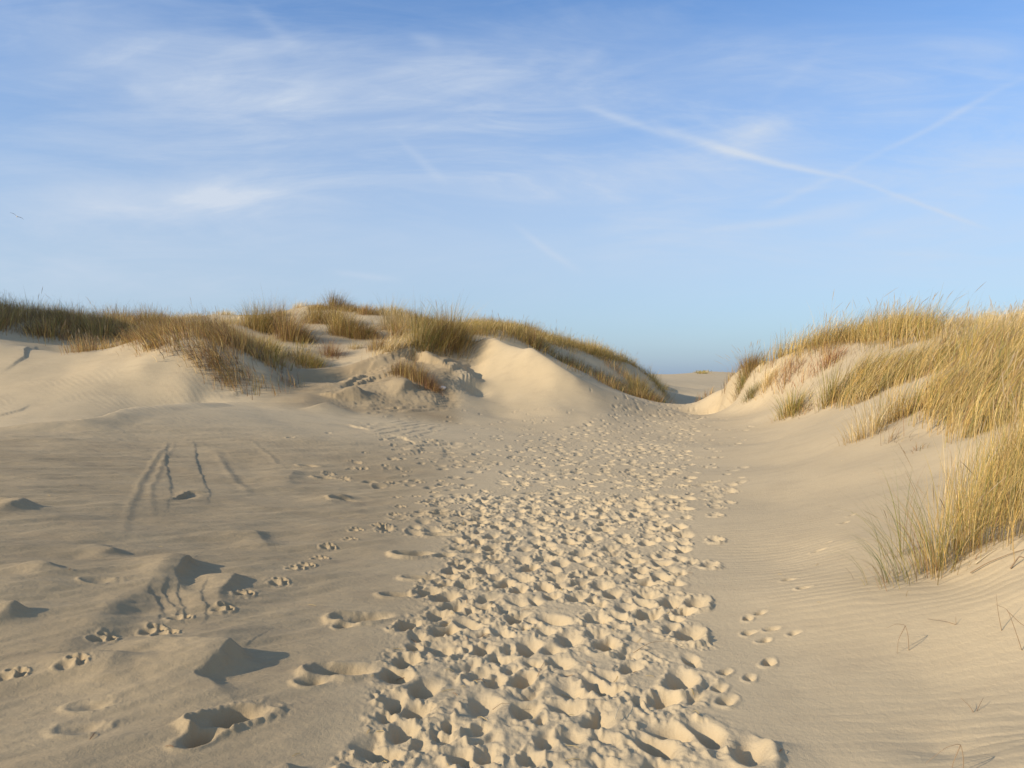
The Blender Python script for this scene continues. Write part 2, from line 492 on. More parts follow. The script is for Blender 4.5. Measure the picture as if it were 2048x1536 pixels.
# ------------------------------------------------------------------ relief of the sand
nearm = 1 - sst(60, 120, RG)
DZ += nearm * (0.035 * fbm(XG / 2.6, YG / 3.4, 3, 1) + 0.05 * sst(14, 24, RG) * fbm(XG / 2.0, YG / 2.6, 3, 5))
# soft wind-blown relief on the left, streaked along the wind (from the left and slightly away)
leftm = sst(-0.3, -1.4, XG + 0.03 * YG) * (1 - sst(14, 20, RG)) * sst(2.0, 3.2, RG)
ca, sa = math.cos(0.75), math.sin(0.75)
U, V = XG * ca + YG * sa, -XG * sa + YG * ca
DZ += leftm * (0.052 * fbm(U / 1.9, V / 0.50, 5, 21, 0.55) + 0.018 * fbm(U / 0.8, V / 0.16, 3, 25))
del U, V


def polyline_field(pts, pad):
    xs, ys = [p[0] for p in pts], [p[1] for p in pts]
    w = win(min(xs) - pad, max(xs) + pad, max(0.6, min(ys) - pad), max(ys) + pad)
    X, Y = XG[w], YG[w]
    best = np.full(X.shape, 1e9)
    sd, tt = np.zeros(X.shape), np.zeros(X.shape)
    L = sum(math.dist(a, b) for a, b in zip(pts[:-1], pts[1:]))
    acc = 0
    for a, b in zip(pts[:-1], pts[1:]):
        dx, dy = b[0] - a[0], b[1] - a[1]
        l = math.hypot(dx, dy) + 1e-9
        t = np.clip(((X - a[0]) * dx + (Y - a[1]) * dy) / (l * l), 0, 1)
        ex, ey = X - a[0] - t * dx, Y - a[1] - t * dy
        d = np.hypot(ex, ey)
        cr_ = (dx * (Y - a[1]) - dy * (X - a[0])) / l
        m = d < best
        best = np.where(m, d, best)
        sd = np.where(m, np.sign(cr_) * d, sd)
        tt = np.where(m, (acc + t * l) / L, tt)
        acc += l
    return w, X, Y, sd, tt


def scarp(pts, h, w_low, jag=0.03, edge=0.02, seed=0, side=1, w_high=0.5, freq=5.0):
    """a small cliff along a line: the side given drops by h, both sides ease back to the ground level"""
    W_, X, Y, sd, tt = polyline_field(pts, w_low + w_high + 0.3)
    s = side * sd + jag * fbm(X * freq, Y * freq, 3, 40 + seed)
    env = np.sin(np.clip(tt, 0, 1) * math.pi) ** 0.8
    lowp = sst(-edge, edge, s) * (1 - sst(edge, w_low, s))
    high = (1 - sst(-edge, edge, s)) * (1 - sst(0, w_high, -s))
    DZ[W_] += env * h * (0.45 * high - 0.75 * lowp)


def fin(p0, p1, h, w_soft, w_steep, side=1, curve=0.0, seed=0, t_peak=0.2, warp=0.03):
    """a wind-cut ridge, gentle on one side and steep on the other"""
    mx, my = (p0[0] + p1[0]) / 2, (p0[1] + p1[1]) / 2
    dx, dy = p1[0] - p0[0], p1[1] - p0[1]
    pts = [p0, (mx - dy * curve, my + dx * curve), p1]
    W_, X, Y, sd, tt = polyline_field(pts, max(w_soft, w_steep) * 1.6)
    s = side * sd + warp * fbm(X * 4, Y * 4, 3, 60 + seed)
    prof = np.where(s > 0, np.exp(-np.abs(s / w_steep) ** 1.5), np.exp(-(s / w_soft) ** 2))
    env = sst(-0.02, t_peak, tt) * (1 - sst(t_peak, 1.0, tt)) if t_peak > 0 else 1 - sst(0, 1, tt)
    ex = np.hypot(X - pts[0][0], Y - pts[0][1])
    DZ[W_] += h * env * prof


def terrace(poly, step, amp, seed, soft=0.35):
    """crusted, layered sand: quantised height with ragged edges"""
    P = [wpt(*p) for p in poly]
    cx, cyy = sum(p[0] for p in P) / len(P), sum(p[1] for p in P) / len(P)
    rx = max(abs(p[0] - cx) for p in P) * 1.05
    ry = max(abs(p[1] - cyy) for p in P) * 1.05
    w = win(cx - rx * 1.3, cx + rx * 1.3, cyy - ry * 1.3, cyy + ry * 1.3)
    X, Y = XG[w], YG[w]
    q = np.hypot((X - cx) / rx, (Y - cyy) / ry) + 0.35 * fbm(X * 0.9, Y * 0.9, 3, seed)
    m = 1 - sst(0.75, 1.05, q)
    h = BZ[w] + DZ[w]
    hh = h + amp * fbm(X * 0.7, Y * 0.45, 5, seed + 3, 0.55)
    k = hh / step
    fr = k - np.floor(k)
    tz = (np.floor(k) + sst(0.0, soft, fr)) * step - 0.5 * step
    rough = 0.014 * fbm(X * 1.8, Y * 1.2, 5, seed + 9, 0.6)
    ca_, sa_ = math.cos(0.9), math.sin(0.9)
    ridg = 1 - np.abs(perlin((X * ca_ + Y * sa_) * 0.9, (-X * sa_ + Y * ca_) * 2.6, seed + 1)) * 2
    ridg = ridg + 0.5 * (1 - np.abs(perlin((X * ca_ + Y * sa_) * 2.1, (-X * sa_ + Y * ca_) * 5.5, seed + 2)) * 2)
    DZ[w] += m * ((tz + rough - h) * 0.8 + ridg * amp * 0.25)


# sharp wind-blown crest of the peak
_pw = [((px - 1024) / FPX * D_, D_) for px, py, D_ in PEAK[:10]]
W_, X, Y, sd, tt = polyline_field(_pw, 2.0)
s_ = sd + 0.05 * fbm(X * 0.8, Y * 0.8, 2, 44)
DZ[W_] += 0.17 * np.sin(np.clip(tt * 0.93 + 0.05, 0, 1) * math.pi) ** 0.6 * np.where(s_ > 0, np.exp(-(s_ / 0.32) ** 1.3), np.exp(-(np.abs(s_) / 0.75) ** 1.2))

# ledge edge on the left, thin broken crust
scarp([wpt(x, y, d) for x, y, d in LEDGE], 0.30, 1.0, 0.30, 0.05, 1, side=1, w_high=0.9, freq=0.5)
scarp([wpt(0, 745, 21.5), wpt(30, 728, 22), wpt(52, 712, 23), wpt(50, 700, 23.5), wpt(75, 692, 24)], 0.05, 0.8, 0.05, 0.03, 2, side=-1, freq=2)
scarp([wpt(-60, 845, 17), wpt(40, 820, 18), (wpt(62, 808, 18.6))], 0.025, 0.6, 0.05, 0.03, 3, side=-1, freq=2)
scarp([wpt(440, 790, 21), wpt(470, 789, 21), wpt(520, 778, 21.5)], 0.05, 0.5, 0.12, 0.05, 4, side=-1, freq=3)
# central eroded face
terrace([(610, 790, 21.5), (930, 720, 27), (760, 740, 25), (880, 790, 24), (700, 805, 22)], 0.07, 0.09, 71)
terrace([(880, 750, 26), (950, 740, 27), (900, 780, 24.5), (945, 760, 26)], 0.07, 0.12, 75)
scarp([wpt(865, 752, 25.5), wpt(905, 742, 26.2), wpt(940, 728, 27.2), wpt(960, 722, 27.8)], 0.11, 1.3, 0.20, 0.05, 5, side=-1, w_high=0.8, freq=1.6)
scarp([wpt(800, 704, 27), wpt(830, 706, 27.2), wpt(855, 718, 27.2), wpt(880, 722, 27.3)], 0.20, 0.9, 0.10, 0.04, 6, side=-1, freq=1.6)
scarp([wpt(675, 778, 23), wpt(705, 762, 24), wpt(735, 752, 25), wpt(775, 742, 25.6)], 0.09, 0.8, 0.16, 0.05, 7, side=-1, freq=1.6)
for k, (pts_, h_) in enumerate(((((690, 744, 25.2), (730, 732, 25.8), (780, 716, 26.2)), .12), (((690, 772, 23.4), (745, 756, 24.5), (795, 744, 25.2)), .16),
                                (((790, 792, 23), (830, 776, 23.8), (880, 764, 24.8)), .14), (((620, 786, 22), (670, 796, 21.8), (730, 802, 22)), .10),
                                (((840, 716, 26.6), (885, 726, 26.4), (925, 724, 27.2)), .12), (((590, 752, 24), (640, 757, 24), (700, 748, 25)), .07))):
    scarp([wpt(*p_) for p_ in pts_], h_ * 0.6, 0.8, 0.16, 0.03, 120 + k, side=-1, w_high=0.6, freq=1.3)
fin(wpt(705, 783, 22.8), wpt(735, 806, 21.6), 0.26, 0.6, 0.30, side=1, seed=7, t_peak=0.25)
fin(wpt(815, 768, 24), wpt(792, 800, 22.4), 0.24, 0.7, 0.35, side=1, seed=8, t_peak=0.2)
fin(wpt(640, 812, 20.4), wpt(720, 830, 19.6), 0.15, 0.7, 0.25, side=1, seed=9, t_peak=0.2)
# thin crust lines further down
for k, (x0, y0, x1, y1, D) in enumerate(((655, 846, 745, 862, 17), (780, 870, 830, 886, 15.5))):
    scarp([wpt(x0, y0, D), wpt((x0 + x1) / 2, (y0 + y1) / 2 - 4, D), wpt(x1, y1, D)], 0.03, 0.5, 0.06, 0.025, 90 + k, side=-1, freq=2)
# rough trampled crust patches right of them
terrace([(800, 905, 14.2), (900, 880, 15.5), (860, 880, 15), (850, 915, 13.7), (960, 905, 14.3)], 0.045, 0.06, 83)
terrace([(700, 870, 16), (900, 845, 18), (800, 840, 18.5), (820, 870, 16)], 0.03, 0.03, 87)

# wheel-like streaks on the left slope
def streak(pts, h, w):
    W_, X, Y, sd, tt = polyline_field(pts, w * 3 + 0.2)
    s = sd + 0.02 * fbm(X * 3, Y * 3, 2, 33)
    env = np.sin(np.clip(tt, 0, 1) * math.pi) ** 0.5
    DZ[W_] += h * env * (np.exp(-(s / w) ** 2) - 0.3 * np.exp(-((s - 1.5 * w) / w) ** 2))


for pts, h, w in (([(345, 882), (318, 905), (280, 965), (258, 1020), (243, 1075)], .007, .04),
                  ([(352, 885), (325, 920), (300, 985), (305, 1040)], .005, .035),
                  ([(500, 880), (530, 905), (570, 940)], 0.006, .05), ([(430, 900), (460, 950), (500, 990)], .010, .06)):
    streak([wpt(x, y, 2475 * .86 / (y - HPY)) for x, y in pts], h, w)
scarp([wpt(335, 885, 15), wpt(333, 930, 11.8), wpt(345, 975, 9.6), wpt(338, 1010, 8.4), wpt(322, 1035, 7.7)], 0.009, 0.28, 0.03, 0.022, 11, side=1, w_high=0.25, freq=2.5)
scarp([wpt(388, 880, 15), wpt(396, 930, 11.8), wpt(410, 965, 9.9), wpt(420, 990, 9), wpt(413, 1015, 8.2)], 0.010, 0.26, 0.03, 0.018, 12, side=1, w_high=0.3, freq=2.5)
scarp([wpt(345, 1000, 8.9), wpt(380, 985, 9.3), wpt(418, 985, 9.3)], 0.04, 0.2, 0.03, 0.012, 13, side=-1, w_high=0.15, freq=5)

# wind-cut blades of sand with long shadows
F = lambda x, y: wpt(x, y)
fin(F(480, 1300), F(475, 1420), 0.100, 0.36, 0.07, side=1, curve=-0.24, seed=1, t_peak=0.16, warp=0.06)
fin(F(60, 1008), F(-60, 1030), 0.085, 0.28, 0.10, side=1, curve=0.1, seed=2, t_peak=0.15)
fin(F(388, 1118), F(385, 1200), 0.08, 0.30, 0.05, side=1, curve=-0.12, seed=3, t_peak=0.18)
fin(F(485, 1150), F(440, 1235), 0.07, 0.26, 0.07, side=1, curve=-0.1, seed=4, t_peak=0.2)
scarp([F(120, 1330), F(190, 1275), F(260, 1215), F(330, 1160), F(385, 1113)], 0.045, 0.60, 0.06, 0.12, 31, side=-1, w_high=0.35, freq=3)
fin(F(250, 1300), F(170, 1400), 0.05, 0.30, 0.12, side=1, seed=6, t_peak=0.2)
fin(F(40, 1215), F(-40, 1260), 0.06, 0.2, 0.06, side=1, seed=7, t_peak=0.2)
fin(F(590, 940), F(560, 985), 0.04, 0.35, 0.14, side=1, seed=8, t_peak=0.3)
fin(F(505, 1060), F(550, 1110), 0.04, 0.25, 0.10, side=1, seed=9, t_peak=0.3)
fin(F(120, 1130), F(30, 1150), 0.04, 0.2, 0.10, side=1, seed=10, t_peak=0.3)
fin(F(250, 1100), F(150, 1120), 0.04, 0.2, 0.08, side=1, seed=11, t_peak=0.3)
fin(F(700, 990), F(640, 1010), 0.05, 0.3, 0.10, side=1, seed=12, t_peak=0.3)
fin(F(1515, 1480), F(1550, 1560), 0.025, 0.13, 0.06, side=-1, seed=13, t_peak=0.2)
fin(F(560, 1545), F(600, 1580), 0.05, 0.15, 0.06, side=1, seed=14, t_peak=0.2)
# layered streaks inside the cut hollow
for k, (x0, x1) in enumerate(((300, 322), (322, 352), (352, 372), (400, 412))):
    scarp([F(x0 + 12, 1150), F(x0 + 2, 1185), F(x1, 1215), F(x1 - 6, 1255)], 0.006, 0.10, 0.05, 0.012, 20 + k, side=1, w_high=0.07, freq=5)

# wind ripples
rm = sst(0.9, 1.9, XG - 0.05 * YG) * (1 - sst(8.5, 13, RG)) * sst(2.2, 3, RG)
ph = (YG + 0.10 * XG + 0.11 * fbm(XG * 1.3, YG * 2.4, 4, 11, 0.6)) * 2 * math.pi / 0.098
rip = np.sin(ph) + 0.35 * np.sin(ph * 2 + 0.9)
DZ += rm * rip * 0.0019 * (0.35 + 1.1 * sst(-0.45, 0.5, fbm(XG * 0.7, YG * 0.7, 2, 15)))
lm = sst(0.2, -0.8, XG + 0.12 * YG) * (1 - sst(9, 14, RG)) * sst(2.2, 3, RG)
ph = (YG - 0.16 * XG + 0.06 * fbm(XG * 1.0, YG * 1.6, 3, 12)) * 2 * math.pi / 0.085
DZ += lm * np.sin(ph) * 0.0011 * sst(-0.3, 0.4, fbm(XG * 0.8, YG * 0.8, 2, 16))
# ripples on the far left dune
fm = sst(15, 17, RG) * (1 - sst(23.5, 25, RG)) * (1 - sst(-0.36, -0.28, THG))
ph = (YG * 0.75 + 0.66 * XG + 0.14 * fbm(XG * 0.7, YG * 0.7, 4, 13)) * 2 * math.pi / 0.15
DZ += fm * np.sin(ph) * 0.0022 * sst(-.3, .4, fbm(XG * .5, YG * .5, 2, 19))
del rm, lm, fm, ph, rip

# ------------------------------------------------------------------ footprints
CRUMB = np.zeros_like(DZ, dtype=np.float32)


def foot(x, y, ang, L, Wd, depth, rim, crumb, seed, lip=0.0):
    R = L * 1.15
    w = win(x - R, x + R, y - R, y + R)
    X, Y = XG[w] - x, YG[w] - y
    if X.size < 12:
        return
    c, s = math.cos(ang), math.sin(ang)
    u, v = X * s + Y * c, X * c - Y * s          # ang = heading from +Y towards +X
    nz = fbm(X / 0.13 + seed * 1.7, Y / 0.13 - seed, 3, 2)
    v = v * (1 + 0.22 * np.clip(u / L, -1, 1)) + 0.04 * L * np.sin(u / L * 5 + seed)
    q = np.sqrt(np.abs(u / (L * 0.5)) ** 2.4 + np.abs(v / (Wd * 0.5)) ** 2.2) * (1 + 0.22 * nz)
    pit = -(depth * (1 - sst(0.12, 1.14, q)) * (1 + 0.38 * np.cos(u / L * 7.0 + 0.6 * math.sin(seed))))
    rimz = rim * np.exp(-((q - 1.28) / 0.26) ** 2) * (0.65 + 0.8 * np.clip(-u / L * 1.2 + 0.5 * v / Wd + 0.4 * nz, -0.6, 1.2))
    flat = 1 - sst(1.0, 1.75, q)
    DZ[w] = DZ[w] - flat * 0.86 * (DZ[w] - SMOOTH[w]) + pit + rimz
    if crumb > 0:
        cm = np.exp(-((q - 1.25) / 0.42) ** 2) * crumb * sst(-0.5, 0.3, nz + 0.2)
        CRUMB[w] = np.maximum(CRUMB[w] * (1 - 0.9 * (q < 0.9)), cm)


def paw(x, y, ang, size, seed):
    r2 = np.random.default_rng(seed)
    c, s = math.cos(ang), math.sin(ang)
    R = size * 1.4
    w = win(x - R, x + R, y - R, y + R)
    X, Y = XG[w] - x, YG[w] - y
    u, v = X * s + Y * c, X * c - Y * s
    z = np.zeros_like(X)
    for (pu, pv, rr, dp) in ((-0.30, 0, .34, .020), (.22, -.36, .20, .018), (.42, -.13, .20, .020), (.42, .14, .20, .020), (.22, .37, .20, .018)):
        q = np.hypot(u - pu * size, v - pv * size) / (rr * size)
        z += -dp * (1 - sst(0.4, 1.05, q)) + 0.006 * np.exp(-((q - 1.3) / 0.28) ** 2)
    DZ[w] += z * size / 0.13
    CRUMB[w] = np.maximum(CRUMB[w], 0.30 * np.exp(-((np.hypot(u, v) / size - 0.6) / 0.4) ** 2))


SMOOTH = DZ.copy()
# corridor: distance -> left and right limits, in metres
CD = np.array([2.0, 3.1, 4.5, 7.0, 9.8, 13, 16, 20, 24, 28, 31, 34])
CL = np.array([-.60, -.62, -.72, -.64, -.58, -.05, -.20, .95, 2.9, 4.2, 5.0, 6.0])
CRR = np.array([.78, .86, 1.05, 1.62, 2.28, 3.0, 3.75, 4.8, 5.9, 7.0, 7.7, 8.0])
prints = []
r3 = np.random.default_rng(21)
tries = 0
D = 2.3
while D < 33:
    lo, hi = np.interp(D, CD, CL), np.interp(D, CD, CRR)
    n = int((hi - lo) / (0.185 if D < 10 else 0.27 if D < 17 else 0.36))
    for k in range(n):
        x = lo + (k + r3.random()) * (hi - lo) / n
        y = D + r3.uniform(-.12, .12)
        prints.append((x, y, 1.0))
    D += 0.205 if D < 10 else 0.33 if D < 17 else 0.46
for k in range(230):                          # looser prints beside the trail
    Dk = math.exp(r3.uniform(math.log(7.5), math.log(31)))
    lo, hi = np.interp(Dk, CD, CL), np.interp(Dk, CD, CRR)
    side = r3.random() < 0.62
    wdt = 0.25 + 0.16 * Dk * abs(r3.normal())
    x = (lo - wdt * 0.65) if side else (hi + wdt * 0.22)
    if x < -0.5 and Dk > 17 or (Dk > 21 and x < lo - 0.8):
        continue
    if not side and Dk < 9:
        continue
    if side and Dk < 10:
        x = lo - wdt * 0.3
    prints.append((x, Dk, 0.8))
for (x0, y0, x1, y1, n) in ((690, 815, 1150, 870, 60), (700, 870, 1000, 940, 55)):
    for k in range(n):
        px, py = r3.uniform(x0, x1), r3.uniform(y0, y1)
        prints.append((*wpt(px, py, 2475 * 0.8 / (py - HPY)), 0.62))
for k in range(110):                          # older, half-filled prints under the fresh ones
    Dk = math.exp(r3.uniform(math.log(2.2), math.log(9)))
    lo, hi = np.interp(Dk, CD, CL), np.interp(Dk, CD, CRR)
    prints.append((r3.uniform(lo, hi), Dk, 0.85))
prints.sort(key=lambda p: 0 if p[2] < 1 else 1)
for k, (x, y, a) in enumerate(prints):
    if a > .9 and r3.random() < 0.13:
        continue
    tilt = math.atan2(np.interp(y + 1, CD, (CL + CRR) / 2) - np.interp(y - 1, CD, (CL + CRR) / 2), 2.0)
    ang = tilt + r3.normal() * 0.42 + (math.pi if r3.random() < 0.5 else 0)
    sc_ = (0.62 + 0.44 * r3.random()) * (0.78 if a < 0.7 else 1.0)
    cr_ = r3.random() ** 1.3 * 1.5 - 0.15
    foot(x, y, ang, 0.31 * sc_, 0.165 * sc_ * r3.uniform(.85, 1.25), (0.036 + 0.036 * r3.random()) * sc_ * (1 if a > 0.9 else 0.6) * (1 - 0.30 * min(max((y - 9) / 15, 0), 1)), 0.0055 * sc_ * r3.uniform(.1, 1.4), cr_, k)
# single prints away from the trail
for k, (px, py, ang, L, dp, rm_, cr_) in enumerate(((690, 1338, 1.1, .36, .075, .022, .15), (730, 1235, 1.15, .36, .07, .02, .1), (830, 1110, 1.1, .34, .08, .025, 0),
                                      (470, 1430, 0.9, .34, .075, .024, .6), (885, 1030, 1.2, .30, .05, .015, 0), (880, 1070, 1.2, .30, .05, .012, 0), (800, 1190, 1.1, .26, .045, .012, 0),
                                      (845, 1155, 1.2, .28, .045, .012, .1), (625, 1360, 1.1, .16, .04, .008, 0), (400, 1465, 0.6, .2, .06, .008, 0), (690, 1252, 1.1, .13, .035, .006, 0),
                                      (1395, 1205, .3, .3, .055, .018, .6), (1380, 1270, .2, .32, .06, .02, .8), (1360, 1380, .3, .30, .06, .018, .5), (1430, 1080, .2, .26, .03, .012, .8), (1430, 1030, .2, .26, .025, .012, .8),
                                      (1425, 975, .2, .26, .025, .012, .8), (1425, 935, .2, .26, .025, .012, .7), (1420, 1130, .2, .26, .035, .012, .9), (1500, 1500, 0.1, .30, .05, .018, .2), (15, 1010, 1, .2, .03, .01, 0),
                                      (1520, 1225, 1.2, .12, .030, .006, 0), (1497, 1237, .6, .12, .035, .006, 0), (1580, 1160, 1.2, .13, .03, .006, .1), (1610, 1175, 1.2, .13, .025, .006, .1), (1545, 1258, 1.2, .12, .03, .005, 0),
                                      (1530, 1280, .9, .11, .03, .005, 0), (1537, 1325, .6, .14, .04, .006, .1), (1500, 1355, .6, .12, .025, .005, 0), (1440, 1375, .6, .14, .03, .006, 0), (1455, 1400, .6, .16, .035, .006, .2),
                                      (1640, 1100, 1.2, .14, .02, .005, .1), (1655, 1085, 1.2, .10, .015, .004, 0), (1690, 1045, 1.2, .12, .02, .005, 0), (1705, 1030, 1.2, .12, .02, .005, 0), (1590, 1265, 1.2, .1, .02, .004, 0),
                                      (1500, 1265, 1.0, .12, .03, .005, 0), (1450, 1345, .6, .12, .03, .006, 0), (185, 1410, 1.2, .18, .015, .006, .5), (165, 1455, 1.2, .2, .015, .006, .3),
                                      (200, 1160, 1.2, .2, .014, .006, .3), (650, 955, 1.2, .3, .06, .015, .3), (690, 1000, 1.3, .34, .04, .012, .1), (620, 930, 1.2, .3, .04, .01, 0))):
    x, y = F(px, py)
    foot(x, y, ang, L, L * 0.52, dp, rm_, cr_, 500 + k)
pawpts = [(20, 1350), (143, 1322), (205, 1278), (305, 1262), (330, 1268), (360, 1235), (445, 1218), (487, 1186), (557, 1163), (590, 1137), (612, 1131), (640, 1117), (655, 1093), (700, 1079), (712, 1060),
          (757, 1052), (790, 1030), (800, 1013), (830, 993), (868, 985), (880, 962), (905, 968), (795, 995), (770, 930), (775, 965), (840, 965), (812, 943), (730, 905)]
for k, (px, py) in enumerate(pawpts):
    x, y = F(px, py)
    paw(x, y, 0.55, 0.115, 900 + k)

# crumbs of damp sand thrown around the prints, and fine unevenness of the trail
w = (slice(np.searchsorted(RR, 2.0), np.searchsorted(RR, 34)), slice(np.searchsorted(TT, -0.5), np.searchsorted(TT, 0.45)))
X, Y = XG[w], YG[w]
lo = np.interp(Y, CD, CL)
hi = np.interp(Y, CD, CRR)
core = sst(-0.10, 0.15, X - lo) * (1 - sst(-0.15, 0.10, X - hi))
tr = np.clip(np.maximum(CRUMB[w], core * sst(0.02, 0.30, fbm(X / 0.42, Y / 0.42, 2, 38)) * 0.8), 0, 1)
n1 = perlin(X / 0.024, Y / 0.034, 31)
n2 = perlin(X / 0.042, Y / 0.058, 32)
n3 = fbm(X / 0.09, Y / 0.10, 2, 34)
lump = np.maximum(n2, -0.2) * 0.020 + np.maximum(n1, -0.2) * 0.008 + n3 * 0.008
DZ[w] += tr * lump
lo = np.interp(Y, CD, CL)
hi = np.interp(Y, CD, CRR)
core = sst(-0.25, 0.15, X - lo) * (1 - sst(-0.15, 0.25, X - hi))
DZ[w] += core * 0.0045 * fbm(X / 0.05, Y / 0.06, 3, 36)
del X, Y, tr, n1, n2, n3, lump, core, lo, hi, SMOOTH

# ------------------------------------------------------------------ helpers for meshes and materials
def tag(o, label=None, cat=None, group=None, kind=None):
    for k, v in (("label", label), ("category", cat), ("group", group), ("kind", kind)):
        if v:
            o[k] = v
    return o


def mesh_np(name, V, Fq, mat=None, colr=None, smooth=True, parent=None, k=4):
    me = bpy.data.meshes.new(name)
    me.vertices.add(len(V))
    me.vertices.foreach_set("co", np.ascontiguousarray(V, np.float32).ravel())
    nf = len(Fq)
    me.loops.add(nf * k)
    me.loops.foreach_set("vertex_index", np.ascontiguousarray(Fq, np.int32).ravel())
    me.polygons.add(nf)
    me.polygons.foreach_set("loop_start", np.arange(nf, dtype=np.int32) * k)
    me.polygons.foreach_set("loop_total", np.full(nf, k, np.int32))
    if smooth:
        me.polygons.foreach_set("use_smooth", np.ones(nf, bool))
    if colr is not None:
        at = me.color_attributes.new("tint", 'FLOAT_COLOR', 'POINT')
        c4 = np.ones((len(V), 4), np.float32)
        c4[:, :3] = colr
        at.data.foreach_set("color", c4.ravel())
    me.update(calc_edges=True)
    if mat:
        me.materials.append(mat)
    o = bpy.data.objects.new(name, me)
    col.objects.link(o)
    if parent:
        o.parent = parent
    return o


def sand_material():
    m = bpy.data.materials.new("dune_sand")
    m.use_nodes = True
    T = m.node_tree
    b = T.nodes['Principled BSDF']
    b.inputs['Roughness'].default_value = 0.95
    b.inputs['Specular IOR Level'].default_value = 0.12
    geo = N(T, 'ShaderNodeNewGeometry')
    pos = geo.outputs['Position']
    def noise(scale, det=3, rough=0.5, stretch=None):
        n = N(T, 'ShaderNodeTexNoise')
        n.inputs['Scale'].default_value = scale
        n.inputs['Detail'].default_value = det
        n.inputs['Roughness'].default_value = rough
        if stretch:
            mp = N(T, 'ShaderNodeMapping')
            mp.inputs['Scale'].default_value = stretch
            T.links.new(pos, mp.inputs[0])
            T.links.new(mp.outputs[0], n.inputs['Vector'])
        else:
            T.links.new(pos, n.inputs['Vector'])
        return n.outputs['Fac']
    def rmp(x, lo, hi, a=0.0, bb=1.0):
        r = N(T, 'ShaderNodeMapRange')
        T.links.new(x, r.inputs[0])
        for i, v in enumerate((lo, hi, a, bb)):
            r.inputs[i + 1].default_value = v
        return r.outputs[0]
    c = mixc(T, rmp(noise(0.45, 5, 0.6), 0.35, 0.65), SAND_A, SAND_B)
    c = mixc(T, rmp(noise(7, 5, 0.65), 0.42, 0.75, 0, 0.35), c, SAND_C)
    c = mixc(T, rmp(noise(420, 2, 0.7), 0.30, 0.72, 0, 0.55), c, SAND_D)
    c = mixc(T, rmp(noise(1.3, 7, 0.7, (1.0, 2.6, 1.0)), 0.50, 0.72, 0, 0.40), c, (0.33, 0.262, 0.17))
    c = mixc(T, rmp(noise(700, 1, 0.5), 0.60, 0.80, 0, 0.40), c, (0.66, 0.56, 0.42))
    da = N(T, 'ShaderNodeAttribute', attribute_name="damp_shade")
    c = mixc(T, da.outputs['Fac'], c, mixc(T, 1.0, c, (0.68, 0.65, 0.61), 'MULTIPLY'))  # damp crust on the left, plus painted shade on the eroded face
    T.links.new(c, b.inputs['Base Color'])
    h = mth(T, 'ADD', mth(T, 'MULTIPLY', noise(160, 3, 0.7), 0.0022), mth(T, 'MULTIPLY', noise(38, 4, 0.6), 0.0040))
    h = mth(T, 'ADD', h, mth(T, 'MULTIPLY', noise(9, 3, 0.55), 0.004))
    bp = N(T, 'ShaderNodeBump')
    bp.inputs['Strength'].default_value = 1.0
    bp.inputs['Distance'].default_value = 1.0
    T.links.new(h, bp.inputs['Height'])
    T.links.new(bp.outputs[0], b.inputs['Normal'])
    return m


SAND_A, SAND_B = (0.515, 0.416, 0.258), (0.47, 0.377, 0.231)
SAND_C, SAND_D = (0.43, 0.345, 0.21), (0.38, 0.30, 0.18)
SAND = sand_material()
ZG = BZ + DZ
damp_shade = sst(-0.2, -2.2, XG + 0.05 * YG - 0.9 + 0.9 * fbm(XG * .35, YG * .35, 3, 51)) * (1 - sst(12, 19, RG)) * 0.75
damp_shade += sst(-.34, -.26, THG) * (1 - sst(-.085, -.055, THG)) * sst(19.5, 21.5, RG) * (1 - sst(27.0, 28.5, RG)) * 0.9  # grey shade of the eroded face, painted into the sand colour
damp_shade = np.clip(damp_shade * (1 + 0.35 * fbm(XG * .9, YG * 1.2, 4, 53)), 0, 1)
V = np.stack([XG, YG, ZG], -1).reshape(-1, 3)
idx = np.arange(NR * NT).reshape(NR, NT)
q = np.stack([idx[:-1, :-1], idx[:-1, 1:], idx[1:, 1:], idx[1:, :-1]], -1).reshape(-1, 4)[:, ::-1]
seam = np.stack([idx[:-1, -1], idx[:-1, 0], idx[1:, 0], idx[1:, -1]], -1)[:, ::-1]
q = np.concatenate([q, seam])
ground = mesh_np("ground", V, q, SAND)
_at = ground.data.attributes.new("damp_shade", 'FLOAT', 'POINT')
_at.data.foreach_set("value", damp_shade.ravel().astype(np.float32))
tag(ground, kind="structure")
del V, q, idx, ZG, XG, YG, THG, RG, CRUMB

# ------------------------------------------------------------------ dune grass
def grass_material():
    m = bpy.data.materials.new("marram_grass")
    m.use_nodes = True
    T = m.node_tree
    T.nodes.clear()
    at = N(T, 'ShaderNodeAttribute', attribute_name="tint")
    d = N(T, 'ShaderNodeBsdfPrincipled')
    d.inputs['Roughness'].default_value = 0.6
    d.inputs['Specular IOR Level'].default_value = 0.25
    T.links.new(at.outputs['Color'], d.inputs['Base Color'])
    tr = N(T, 'ShaderNodeBsdfTranslucent')
    T.links.new(at.outputs['Color'], tr.inputs['Color'])
    mx = N(T, 'ShaderNodeMixShader')
    mx.inputs[0].default_value = 0.30
    T.links.new(d.outputs[0], mx.inputs[1])
    T.links.new(tr.outputs[0], mx.inputs[2])
    o = N(T, 'ShaderNodeOutputMaterial')
    T.links.new(mx.outputs[0], o.inputs[0])
    return m


